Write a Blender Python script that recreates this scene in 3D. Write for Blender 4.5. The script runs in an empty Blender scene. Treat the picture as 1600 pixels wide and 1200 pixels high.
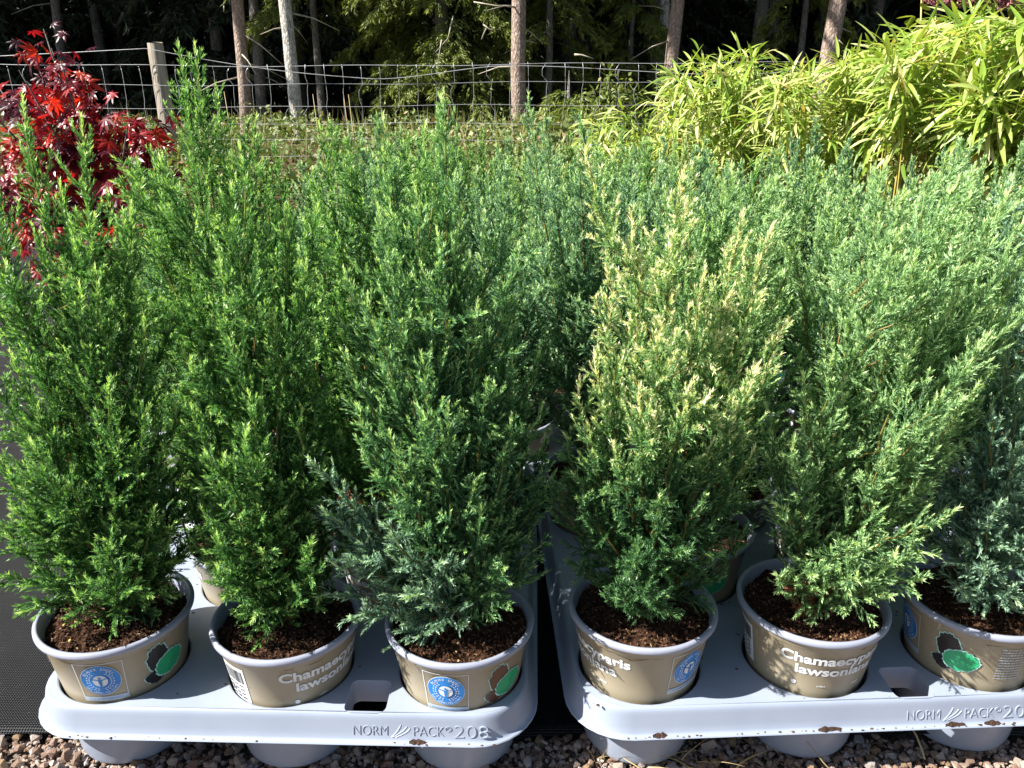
import bpy, math, random
import numpy as np
from mathutils import Vector, Matrix

R = math.radians
rnd = random.Random(7)
rng = np.random.default_rng(11)
sc = bpy.context.scene
col = sc.collection

# ------------------------------------------------------------------ camera, sky, sun, exposure
CAM_H, PITCH, FPX = 0.68, R(20.5), 1256.0
cam_d = bpy.data.cameras.new('camera')
cam_d.sensor_width = 36.0
cam_d.lens = 36.0 * FPX / 1600.0
cam_d.clip_start, cam_d.clip_end = 0.02, 400.0
cam = bpy.data.objects.new('camera', cam_d)
cam.location = (0, 0, CAM_H)
cam.rotation_euler = (R(90) - PITCH, 0, 0)
col.objects.link(cam)
sc.camera = cam

SUN_EL, SUN_AZ = R(42), R(75)          # azimuth measured from behind the camera towards the left
to_sun = Vector((-math.sin(SUN_AZ) * math.cos(SUN_EL), -math.cos(SUN_AZ) * math.cos(SUN_EL), math.sin(SUN_EL)))
w = bpy.data.worlds.new('World')
sc.world = w
w.use_nodes = True
wn = w.node_tree
bgn = wn.nodes['Background']
sky = wn.nodes.new('ShaderNodeTexSky')
sky.sky_type = 'NISHITA'
sky.sun_disc = False
sky.sun_elevation = SUN_EL
sky.sun_rotation = math.atan2(to_sun.x, to_sun.y)
wn.links.new(sky.outputs[0], bgn.inputs[0])
bgn.inputs[1].default_value = 0.050
sun_d = bpy.data.lights.new('sun', 'SUN')
sun_d.energy = 5.0
sun_d.angle = R(0.53)
sun_d.color = (1.0, 0.955, 0.88)
sun = bpy.data.objects.new('sun', sun_d)
sun.rotation_euler = to_sun.to_track_quat('Z', 'Y').to_euler()
sun.location = (-5, -3, 8)
col.objects.link(sun)
sc.view_settings.view_transform = 'Standard'
sc.view_settings.look = 'None'
sc.view_settings.exposure = 1.52
sc.view_settings.gamma = 1.0
sc.view_settings.use_curve_mapping = False
sc.render.engine = 'CYCLES'
sc.cycles.max_bounces = 5
sc.cycles.diffuse_bounces = 3
sc.cycles.transparent_max_bounces = 8
sc.cycles.use_denoising = True

# ------------------------------------------------------------------ pixel helpers (photo pixels, 1600 x 1200)
CP, SP = math.cos(PITCH), math.sin(PITCH)
def ray(x, y):
    u, v = (x - 800) / FPX, (600 - y) / FPX
    return np.array([u, CP + v * SP, -SP + v * CP])
def at_y(x, y, Y):
    d = ray(x, y)
    return np.array([0, 0, CAM_H]) + d * (Y / d[1])

# ------------------------------------------------------------------ object helpers
def link(o, parent=None):
    col.objects.link(o)
    if parent is not None:
        o.parent = parent
    return o
def mobj(name, me, mats=None, parent=None):
    if mats is not None:
        for m in (mats if isinstance(mats, (list, tuple)) else [mats]):
            me.materials.append(m)
    return link(bpy.data.objects.new(name, me), parent)
def empty(name, loc, rz=0.0):
    o = bpy.data.objects.new(name, None)
    o.empty_display_size = 0.05
    o.location = loc
    o.rotation_euler = (0, 0, rz)
    return link(o)
def tag(o, label=None, cat=None, group=None, kind=None):
    if label: o['label'] = label
    if cat: o['category'] = cat
    if group: o['group'] = group
    if kind: o['kind'] = kind
    return o
KIDS = {}
def copy_tree(o, parent=None):
    c = o.copy()
    link(c, parent)
    for ch in o.children:
        copy_tree(ch, c)
    return c

def raw_mesh(name, V, loops, starts, smooth=False, attrs=None, matidx=None):
    me = bpy.data.meshes.new(name)
    V = np.asarray(V, np.float32)
    me.vertices.add(len(V))
    me.vertices.foreach_set('co', V.ravel())
    me.loops.add(len(loops))
    me.loops.foreach_set('vertex_index', np.asarray(loops, np.int32))
    me.polygons.add(len(starts))
    me.polygons.foreach_set('loop_start', np.asarray(starts, np.int32))
    if smooth:
        me.polygons.foreach_set('use_smooth', np.ones(len(starts), bool))
    if matidx is not None:
        me.polygons.foreach_set('material_index', np.asarray(matidx, np.int32))
    for k, a in (attrs or {}).items():
        at = me.attributes.new(k, 'FLOAT', 'POINT')
        at.data.foreach_set('value', np.asarray(a, np.float32))
    me.update(calc_edges=True)
    return me
def tris_mesh(name, V3, attrs=None):
    n = len(V3)
    return raw_mesh(name, V3.reshape(-1, 3), np.arange(3 * n), np.arange(0, 3 * n, 3), False, {k: np.repeat(a, 3) for k, a in (attrs or {}).items()})
def quads_mesh(name, V4, attrs=None, smooth=False):
    """V4 (n,4,3): loose quads."""
    n = len(V4)
    at = {k: np.repeat(a, 4) if len(a) == n else a for k, a in (attrs or {}).items()}
    return raw_mesh(name, V4.reshape(-1, 3), np.arange(4 * n), np.arange(0, 4 * n, 4), smooth, at)

class MB:
    """collects shapes that form ONE mesh"""
    def __init__(s):
        s.V, s.F, s.M, s.A = [], [], [], []
    def add(s, V, F, m=0, a=0.0):
        b = len(s.V)
        s.V.extend([tuple(v) for v in V])
        s.F.extend([tuple(b + i for i in f) for f in F])
        s.M.extend([m] * len(F))
        s.A.extend([a] * len(V) if not hasattr(a, '__len__') else list(a))
    def tube(s, pts, rad, n=8, m=0, cap=True, a=0.0):
        pts = [Vector(p) for p in pts]
        k = len(pts)
        rad = [rad] * k if not hasattr(rad, '__len__') else list(rad)
        V, prev = [], None
        for i, p in enumerate(pts):
            t = (pts[min(i + 1, k - 1)] - pts[max(i - 1, 0)]).normalized()
            if prev is None:
                u = t.orthogonal().normalized()
            else:
                u = (prev - t * prev.dot(t)).normalized()
            prev = u
            v = t.cross(u)
            for j in range(n):
                an = 2 * math.pi * j / n
                V.append(p + (u * math.cos(an) + v * math.sin(an)) * rad[i])
        F = [(i * n + j, i * n + (j + 1) % n, (i + 1) * n + (j + 1) % n, (i + 1) * n + j) for i in range(k - 1) for j in range(n)]
        if cap:
            F.append(tuple(range(n))[::-1]); F.append(tuple((k - 1) * n + j for j in range(n)))
        av = [x for x in a for _ in range(n)] if hasattr(a, '__len__') else a
        s.add(V, F, m, av)
    def lathe(s, prof, n=48, m=0, close=False):
        V, F = [], []
        k = len(prof)
        for r, z in prof:
            for j in range(n):
                an = 2 * math.pi * j / n
                V.append((r * math.cos(an), r * math.sin(an), z))
        for i in range(k if close else k - 1):
            i2 = (i + 1) % k
            for j in range(n):
                F.append((i * n + j, i * n + (j + 1) % n, i2 * n + (j + 1) % n, i2 * n + j))
        s.add(V, F, m)
    def mesh(s, name, smooth=True, attr=True):
        me = bpy.data.meshes.new(name)
        me.from_pydata(s.V, [], s.F)
        me.polygons.foreach_set('material_index', s.M)
        if smooth:
            me.polygons.foreach_set('use_smooth', [True] * len(s.F))
        if attr:
            at = me.attributes.new('tip', 'FLOAT', 'POINT')
            at.data.foreach_set('value', np.asarray(s.A, np.float32))
        me.update()
        return me
def shade_angle(me, deg=35):
    try:
        me.set_sharp_from_angle(angle=R(deg))
    except Exception:
        pass

# ------------------------------------------------------------------ materials
def new_mat(name):
    m = bpy.data.materials.new(name)
    m.use_nodes = True
    nt = m.node_tree
    return m, nt, nt.nodes['Principled BSDF'], nt.nodes['Material Output']
def N(nt, typ, **kw):
    n = nt.nodes.new(typ)
    for k, v in kw.items():
        setattr(n, k, v)
    return n
def noise(nt, scale, detail=4, rough=0.6, vec=None, coord='Object'):
    n = N(nt, 'ShaderNodeTexNoise')
    n.inputs['Scale'].default_value = scale
    n.inputs['Detail'].default_value = detail
    n.inputs['Roughness'].default_value = rough
    if vec is None:
        tc = N(nt, 'ShaderNodeTexCoord')
        vec = tc.outputs[coord]
    nt.links.new(vec, n.inputs['Vector'])
    return n
def ramp(nt, fac, stops, interp='LINEAR'):
    r = N(nt, 'ShaderNodeValToRGB')
    r.color_ramp.interpolation = interp
    el = r.color_ramp.elements
    while len(el) < len(stops):
        el.new(0.5)
    for e, (p, c) in zip(el, stops):
        e.position = p
        e.color = (c[0], c[1], c[2], 1)
    nt.links.new(fac, r.inputs['Fac'])
    return r
def bump(nt, height, strength, dist, bsdf):
    b = N(nt, 'ShaderNodeBump')
    b.inputs['Strength'].default_value = strength
    b.inputs['Distance'].default_value = dist
    nt.links.new(height, b.inputs['Height'])
    nt.links.new(b.outputs[0], bsdf.inputs['Normal'])
    return b
def simple(name, c1, c2, scale, rough=0.7, bstr=0.0, bdist=0.001, bscale=None, spec=0.5, lo=0.35, hi=0.65):
    m, nt, b, o = new_mat(name)
    n = noise(nt, scale)
    r = ramp(nt, n.outputs['Fac'], [(lo, c1), (hi, c2)])
    nt.links.new(r.outputs[0], b.inputs['Base Color'])
    b.inputs['Roughness'].default_value = rough
    b.inputs['Specular IOR Level'].default_value = spec
    if bstr:
        n2 = noise(nt, bscale or scale * 3, 6)
        bump(nt, n2.outputs['Fac'], bstr, bdist, b)
    return m
def leafy(name, stops, rough=0.45, trans=0.25, tcol=None, spec=0.5, rndmix=0.35, objrnd=False):
    """foliage: colour along 'tip' (0 old .. 1 young; on needles also painted shade inside .. sun on top), jittered by 'rnd'; part of the light passes through"""
    m, nt, b, o = new_mat(name)
    a = N(nt, 'ShaderNodeAttribute', attribute_name='tip')
    rj = N(nt, 'ShaderNodeAttribute', attribute_name='rnd')
    src = rj.outputs['Fac']
    if objrnd:
        oi = N(nt, 'ShaderNodeObjectInfo')
        ad = N(nt, 'ShaderNodeMath', operation='ADD')
        nt.links.new(rj.outputs['Fac'], ad.inputs[0]); nt.links.new(oi.outputs['Random'], ad.inputs[1])
        fr = N(nt, 'ShaderNodeMath', operation='FRACT')
        nt.links.new(ad.outputs[0], fr.inputs[0])
        src = fr.outputs[0]
    mj = N(nt, 'ShaderNodeMath', operation='MULTIPLY_ADD')
    nt.links.new(src, mj.inputs[0])
    mj.inputs[1].default_value = rndmix
    nt.links.new(a.outputs['Fac'], mj.inputs[2])
    r = ramp(nt, mj.outputs[0], stops)
    nt.links.new(r.outputs[0], b.inputs['Base Color'])
    b.inputs['Roughness'].default_value = rough
    b.inputs['Specular IOR Level'].default_value = spec
    if trans:
        t = N(nt, 'ShaderNodeBsdfTranslucent')
        mixc = N(nt, 'ShaderNodeMixRGB', blend_type='MULTIPLY')
        mixc.inputs[0].default_value = 1.0
        nt.links.new(r.outputs[0], mixc.inputs[1])
        mixc.inputs[2].default_value = (*(tcol or (1.4, 1.5, 0.6)), 1)
        nt.links.new(mixc.outputs[0], t.inputs[0])
        mx = N(nt, 'ShaderNodeMixShader')
        mx.inputs[0].default_value = trans
        nt.links.new(b.outputs[0], mx.inputs[1]); nt.links.new(t.outputs[0], mx.inputs[2])
        nt.links.new(mx.outputs[0], o.inputs[0])
    return m

M = {}  # needle ramps: paler young growth, inner end darkened further as painted shade
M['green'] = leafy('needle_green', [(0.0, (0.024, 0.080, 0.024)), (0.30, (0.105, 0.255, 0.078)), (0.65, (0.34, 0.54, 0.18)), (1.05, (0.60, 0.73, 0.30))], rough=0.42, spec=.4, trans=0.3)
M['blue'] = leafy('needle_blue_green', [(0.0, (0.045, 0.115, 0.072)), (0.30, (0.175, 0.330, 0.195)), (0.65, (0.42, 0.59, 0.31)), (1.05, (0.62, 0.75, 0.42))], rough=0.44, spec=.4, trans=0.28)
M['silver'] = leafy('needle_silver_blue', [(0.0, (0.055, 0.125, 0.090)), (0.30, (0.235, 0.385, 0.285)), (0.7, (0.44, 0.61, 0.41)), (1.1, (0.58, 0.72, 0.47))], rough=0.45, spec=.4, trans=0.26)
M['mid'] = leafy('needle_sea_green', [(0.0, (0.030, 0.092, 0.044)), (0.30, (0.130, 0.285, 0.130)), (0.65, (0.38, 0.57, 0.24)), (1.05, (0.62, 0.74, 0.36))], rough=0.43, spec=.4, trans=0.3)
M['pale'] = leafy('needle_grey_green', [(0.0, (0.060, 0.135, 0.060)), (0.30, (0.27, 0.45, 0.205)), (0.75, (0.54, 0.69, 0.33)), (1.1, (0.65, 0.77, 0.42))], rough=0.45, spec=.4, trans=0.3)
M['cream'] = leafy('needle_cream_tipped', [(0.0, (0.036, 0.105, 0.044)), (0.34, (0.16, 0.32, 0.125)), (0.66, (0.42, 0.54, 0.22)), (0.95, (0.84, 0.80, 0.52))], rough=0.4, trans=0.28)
M['dead'] = leafy('needle_dead_brown', [(0.0, (0.20, 0.065, 0.022)), (1.0, (0.42, 0.18, 0.07))], rough=0.6, trans=0.1, tcol=(1.2, 0.9, 0.6))
M['twig'] = leafy('twig_bark', [(0.0, (0.17, 0.065, 0.026)), (0.5, (0.20, 0.12, 0.03)), (1.0, (0.12, 0.17, 0.035))], rough=0.6, trans=0.0, rndmix=0.0)
M['maple'] = leafy('maple_leaf_red', [(0.0, (0.030, 0.005, 0.014)), (0.35, (0.10, 0.007, 0.020)), (0.65, (0.28, 0.012, 0.022)), (1.0, (0.42, 0.045, 0.016))], rough=0.36, trans=0.42, tcol=(2.2, 0.9, 0.5), rndmix=1.0, objrnd=True)
M['bamboo'] = leafy('bamboo_leaf', [(0.0, (0.12, 0.22, 0.026)), (0.35, (0.28, 0.40, 0.060)), (0.72, (0.45, 0.54, 0.15)), (0.93, (0.58, 0.60, 0.28)), (1.0, (0.46, 0.33, 0.12))], rough=0.4, trans=0.35, tcol=(1.25, 1.2, 0.5), rndmix=1.0, objrnd=True)
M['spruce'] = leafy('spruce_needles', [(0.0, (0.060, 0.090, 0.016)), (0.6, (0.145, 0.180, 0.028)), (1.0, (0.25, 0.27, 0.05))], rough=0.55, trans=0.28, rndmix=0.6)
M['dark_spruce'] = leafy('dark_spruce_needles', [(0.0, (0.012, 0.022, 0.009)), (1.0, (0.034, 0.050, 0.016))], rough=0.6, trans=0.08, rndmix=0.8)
M['shrub'] = leafy('sapling_leaf', [(0.0, (0.09, 0.14, 0.03)), (0.6, (0.19, 0.23, 0.055)), (1.0, (0.33, 0.29, 0.09))], rough=0.5, trans=0.3, rndmix=0.9)
M['weed'] = leafy('undergrowth_leaf', [(0.0, (0.085, 0.135, 0.03)), (0.6, (0.18, 0.22, 0.065)), (0.82, (0.34, 0.27, 0.13)), (1.0, (0.20, 0.11, 0.055))], rough=0.6, trans=0.2, rndmix=1.0)
M['straw'] = leafy('dry_straw', [(0.0, (0.32, 0.22, 0.09)), (1.0, (0.55, 0.43, 0.22))], rough=0.55, trans=0.12, rndmix=1.0, objrnd=True)
M['roundleaf'] = leafy('round_leaf', [(0.0, (0.14, 0.21, 0.03)), (1.0, (0.33, 0.36, 0.06))], rough=0.5, trans=0.3, rndmix=1.0)
M['petal'] = leafy('dusty_pink_floret', [(0.0, (0.20, 0.055, 0.07)), (1.0, (0.42, 0.20, 0.20))], rough=0.6, trans=0.25, tcol=(1.2, 0.9, 0.9), rndmix=1.0)

M['tray'] = simple('tray_plastic', (0.250, 0.288, 0.370), (0.282, 0.322, 0.405), 9, rough=0.38, bstr=0.10, bdist=0.0008, bscale=24)
M['rim'] = simple('pot_rim_plastic', (0.25, 0.27, 0.345), (0.285, 0.305, 0.38), 14, rough=0.4)
def pot_mat():
    m, nt, b, o = new_mat('pot_taupe_plastic')
    n = noise(nt, 20, 5)
    r = ramp(nt, n.outputs['Fac'], [(0.3, (0.275, 0.235, 0.160)), (0.7, (0.310, 0.268, 0.185))])
    n2 = noise(nt, 170, 3, 0.6)
    sp = ramp(nt, n2.outputs['Fac'], [(0.68, (0, 0, 0)), (0.74, (1, 1, 1))])
    mx = N(nt, 'ShaderNodeMixRGB')
    nt.links.new(sp.outputs[0], mx.inputs[0]); nt.links.new(r.outputs[0], mx.inputs[1])
    mx.inputs[2].default_value = (0.20, 0.14, 0.085, 1)
    nt.links.new(mx.outputs[0], b.inputs['Base Color'])
    b.inputs['Roughness'].default_value = 0.42
    return m
M['pot'] = pot_mat()
M['soil'] = simple('peat_soil', (0.012, 0.006, 0.004), (0.065, 0.032, 0.017), 190, rough=0.95, bstr=0.9, bdist=0.004, bscale=260, spec=0.1)
def chip_mat():
    m, nt, b, o = new_mat('peat_fibre')
    rj = N(nt, 'ShaderNodeAttribute', attribute_name='rnd')
    r = ramp(nt, rj.outputs['Fac'], [(0.0, (0.022, 0.010, 0.006)), (0.55, (0.095, 0.040, 0.018)), (0.88, (0.20, 0.10, 0.045)), (1.0, (0.42, 0.28, 0.13))])
    nt.links.new(r.outputs[0], b.inputs['Base Color'])
    b.inputs['Roughness'].default_value = 0.85
    return m
M['chip'] = chip_mat()
M['pellet'] = simple('fertiliser_pellet', (0.52, 0.36, 0.10), (0.62, 0.46, 0.16), 300, rough=0.4)
def flat(name, c, rough=0.4):
    m, nt, b, o = new_mat(name)
    n = noise(nt, 90, 3)
    r = ramp(nt, n.outputs['Fac'], [(0.3, tuple(x * 0.9 for x in c)), (0.7, c)])
    nt.links.new(r.outputs[0], b.inputs['Base Color'])
    b.inputs['Roughness'].default_value = rough
    return m
M['pblue'] = flat('print_blue', (0.02, 0.22, 0.62))
M['pwhite'] = flat('print_white', (0.72, 0.75, 0.78))
M['ppale'] = flat('print_pale_blue', (0.40, 0.48, 0.56))
M['pblack'] = flat('print_black', (0.018, 0.015, 0.015))
M['pbrown'] = flat('print_brown', (0.11, 0.05, 0.028))
M['pgreen'] = flat('print_green', (0.02, 0.36, 0.15))
M['paqua'] = flat('print_aqua', (0.42, 0.72, 0.66))

def fabric_mat():
    m, nt, b, o = new_mat('woven_ground_fabric')
    tc = N(nt, 'ShaderNodeTexCoord')
    def wave(axis):
        wv = N(nt, 'ShaderNodeTexWave', wave_type='BANDS', bands_direction=axis)
        wv.inputs['Scale'].default_value = 105
        wv.inputs['Distortion'].default_value = 0.6
        wv.inputs['Detail'].default_value = 1
        nt.links.new(tc.outputs['Object'], wv.inputs['Vector'])
        return wv.outputs['Fac']
    mul = N(nt, 'ShaderNodeMath', operation='MULTIPLY')
    nt.links.new(wave('X'), mul.inputs[0]); nt.links.new(wave('Y'), mul.inputs[1])
    n = noise(nt, 7, 4)
    r = ramp(nt, n.outputs['Fac'], [(0.35, (0.005, 0.0055, 0.007)), (0.7, (0.011, 0.0115, 0.013))])
    fl = noise(nt, 260, 2, 0.5)
    fr = ramp(nt, fl.outputs['Fac'], [(0.70, (0, 0, 0)), (0.76, (1, 1, 1))])
    mxd = N(nt, 'ShaderNodeMixRGB')
    nt.links.new(fr.outputs[0], mxd.inputs[0]); nt.links.new(r.outputs[0], mxd.inputs[1]); mxd.inputs[2].default_value = (.09, .075, .06, 1)
    nt.links.new(mxd.outputs[0], b.inputs['Base Color'])
    b.inputs['Roughness'].default_value = 0.42
    b.inputs['Specular IOR Level'].default_value = 0.28
    bump(nt, mul.outputs[0], 1.0, 0.0016, b)
    return m
M['fabric'] = fabric_mat()
M['ground'] = simple('forest_soil', (0.045, 0.030, 0.016), (0.12, 0.085, 0.045), 3.5, rough=0.95, bstr=0.8, bdist=0.03, bscale=14, spec=0.15)
M['grit'] = simple('gravel_grit', (0.10, 0.075, 0.06), (0.24, 0.19, 0.155), 160, rough=0.9, bstr=0.9, bdist=0.004, bscale=210)
def stone_mat():
    m, nt, b, o = new_mat('crushed_stone')
    oi = N(nt, 'ShaderNodeObjectInfo')
    rj = N(nt, 'ShaderNodeAttribute', attribute_name='rnd')
    ad = N(nt, 'ShaderNodeMath', operation='ADD'); fr = N(nt, 'ShaderNodeMath', operation='FRACT')
    nt.links.new(oi.outputs['Random'], ad.inputs[0]); nt.links.new(rj.outputs['Fac'], ad.inputs[1]); nt.links.new(ad.outputs[0], fr.inputs[0])
    r = ramp(nt, fr.outputs[0], [(0.0, (0.224, 0.146, 0.103)), (0.22, (0.343, 0.267, 0.215)), (0.42, (0.283, 0.189, 0.138)), (0.55, (0.395, 0.326, 0.274)), (0.7, (0.326, 0.309, 0.309)), (0.8, (0.257, 0.172, 0.095)), (0.9, (0.412, 0.360, 0.317)), (1.0, (0.224, 0.073, 0.034))], 'CONSTANT')
    n = noise(nt, 320, 5, 0.7)
    mx = N(nt, 'ShaderNodeMixRGB', blend_type='MULTIPLY')
    mx.inputs[0].default_value = 1.0
    r2 = ramp(nt, n.outputs['Fac'], [(0.35, (0.62, 0.58, 0.56)), (0.65, (1.05, 1.05, 1.05))])
    nt.links.new(r.outputs[0], mx.inputs[1]); nt.links.new(r2.outputs[0], mx.inputs[2])
    nt.links.new(mx.outputs[0], b.inputs['Base Color'])
    b.inputs['Roughness'].default_value = 0.85
    bump(nt, n.outputs['Fac'], 0.7, 0.0012, b)
    return m
M['stone'] = stone_mat()
def bark_mat(name, c1, c2, c3, sc_=1.0):
    m, nt, b, o = new_mat(name)
    tc = N(nt, 'ShaderNodeTexCoord')
    mp = N(nt, 'ShaderNodeMapping')
    mp.inputs['Scale'].default_value = (1, 1, 0.42)
    nt.links.new(tc.outputs['Object'], mp.inputs['Vector'])
    v = N(nt, 'ShaderNodeTexVoronoi', feature='DISTANCE_TO_EDGE')
    v.inputs['Scale'].default_value = 34 * sc_
    nt.links.new(mp.outputs[0], v.inputs['Vector'])
    n = noise(nt, 30 * sc_, 6, 0.7, mp.outputs[0])
    n2 = noise(nt, 3.2, 3, 0.5)
    r = ramp(nt, n.outputs['Fac'], [(0.3, c1), (0.5, c2), (0.72, c3)])
    dk = ramp(nt, v.outputs['Distance'], [(0.0, (0.45, 0.42, 0.40)), (0.12, (1, 1, 1))])
    mx = N(nt, 'ShaderNodeMixRGB', blend_type='MULTIPLY'); mx.inputs[0].default_value = 1
    nt.links.new(r.outputs[0], mx.inputs[1]); nt.links.new(dk.outputs[0], mx.inputs[2])
    pt = ramp(nt, n2.outputs['Fac'], [(0.4, (0.8, 0.8, 0.78)), (0.6, (1.05, 1.05, 1.05))])
    mx2 = N(nt, 'ShaderNodeMixRGB', blend_type='MULTIPLY'); mx2.inputs[0].default_value = 1
    nt.links.new(mx.outputs[0], mx2.inputs[1]); nt.links.new(pt.outputs[0], mx2.inputs[2])
    nt.links.new(mx2.outputs[0], b.inputs['Base Color'])
    b.inputs['Roughness'].default_value = 0.9
    sm = N(nt, 'ShaderNodeMath', operation='ADD')
    nt.links.new(v.outputs['Distance'], sm.inputs[0]); nt.links.new(n.outputs['Fac'], sm.inputs[1])
    bump(nt, sm.outputs[0], 0.9, 0.02, b)
    return m
M['bark_pink'] = bark_mat('bark_pinkish', (0.16, 0.115, 0.09), (0.33, 0.25, 0.205), (0.44, 0.36, 0.31))
M['bark_pale'] = bark_mat('bark_pale_lichen', (0.16, 0.15, 0.13), (0.52, 0.50, 0.46), (0.68, 0.66, 0.62))
M['bark_grey'] = bark_mat('bark_grey', (0.08, 0.075, 0.065), (0.17, 0.155, 0.14), (0.25, 0.23, 0.21))
M['bark_dead'] = simple('dead_wood', (0.22, 0.19, 0.14), (0.45, 0.41, 0.33), 12, rough=0.8)
def post_mat():
    m, nt, b, o = new_mat('weathered_post_wood')
    tc = N(nt, 'ShaderNodeTexCoord'); mp = N(nt, 'ShaderNodeMapping')
    mp.inputs['Scale'].default_value = (60, 60, 3)
    nt.links.new(tc.outputs['Object'], mp.inputs['Vector'])
    n = noise(nt, 1.0, 5, 0.6, mp.outputs[0])
    r = ramp(nt, n.outputs['Fac'], [(0.3, (0.16, 0.13, 0.10)), (0.5, (0.33, 0.285, 0.23)), (0.7, (0.42, 0.37, 0.31))])
    nt.links.new(r.outputs[0], b.inputs['Base Color'])
    b.inputs['Roughness'].default_value = 0.85
    bump(nt, n.outputs['Fac'], 0.8, 0.012, b)
    return m
M['post'] = post_mat()
def wire_mat():
    m, nt, b, o = new_mat('galvanised_wire')
    n = noise(nt, 9, 3)
    r = ramp(nt, n.outputs['Fac'], [(0.3, (0.26, 0.20, 0.16)), (0.45, (0.45, 0.46, 0.48)), (0.7, (0.56, 0.57, 0.60))])
    nt.links.new(r.outputs[0], b.inputs['Base Color'])
    b.inputs['Metallic'].default_value = 0.35
    b.inputs['Roughness'].default_value = 0.42
    return m
M['wire'] = wire_mat()
M['culm'] = simple('bamboo_culm', (0.30, 0.27, 0.05), (0.45, 0.36, 0.09), 25, rough=0.45)
M['flake'] = simple('bark_flake', (0.018, 0.009, 0.006), (0.075, 0.034, 0.018), 260, rough=0.9, bstr=0.7, bdist=0.002)

# ------------------------------------------------------------------ text (built first, while the scene is small)
def text_polys(body, size, thick=0.0, extrude=0.0):
    c = bpy.data.curves.new('text', 'FONT')
    c.body = body
    c.size = size
    c.offset = thick
    c.extrude = extrude
    c.resolution_u = 4
    o = bpy.data.objects.new('text', c)
    col.objects.link(o)
    dg = bpy.context.evaluated_depsgraph_get()
    me = bpy.data.meshes.new_from_object(o.evaluated_get(dg))
    V = np.array([v.co[:] for v in me.vertices]) if len(me.vertices) else np.zeros((0, 3))
    F = [tuple(p.vertices) for p in me.polygons]
    bpy.data.objects.remove(o); bpy.data.curves.remove(c); bpy.data.meshes.remove(me)
    return V, F
def fit(V, w=None, h=None, x0=0.0, y0=0.0):
    V = V.copy()
    V[:, 0] -= V[:, 0].min()
    if w: V[:, 0] *= w / V[:, 0].max()
    if h:
        V[:, 1] *= h / (V[:, 1].max() - min(0, V[:, 1].min()))
    V[:, 0] += x0; V[:, 1] += y0
    return V
def pot_r(z):
    return 0.0525 + 0.163 * z
POT_H = 0.142
def wrap(V, off):
    """flat (arc metres from the middle, height on the pot, _) -> round the pot; arc 0 faces -Y"""
    V = np.asarray(V, float)
    r = pot_r(V[:, 1]) + off
    th = V[:, 0] / 0.0705
    return np.stack([r * np.sin(th), -r * np.cos(th), V[:, 1]], 1)
def poly_strip(outer, inner):
    n = len(outer)
    return list(outer) + list(inner), [(i, (i + 1) % n, n + (i + 1) % n, n + i) for i in range(n)]
def disc(cx, cy, rx, ry, n=40):
    V = [(cx, cy, 0)] + [(cx + rx * math.cos(2 * math.pi * i / n), cy + ry * math.sin(2 * math.pi * i / n), 0) for i in range(n)]
    return V, [(0, 1 + i, 1 + (i + 1) % n) for i in range(n)]

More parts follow.
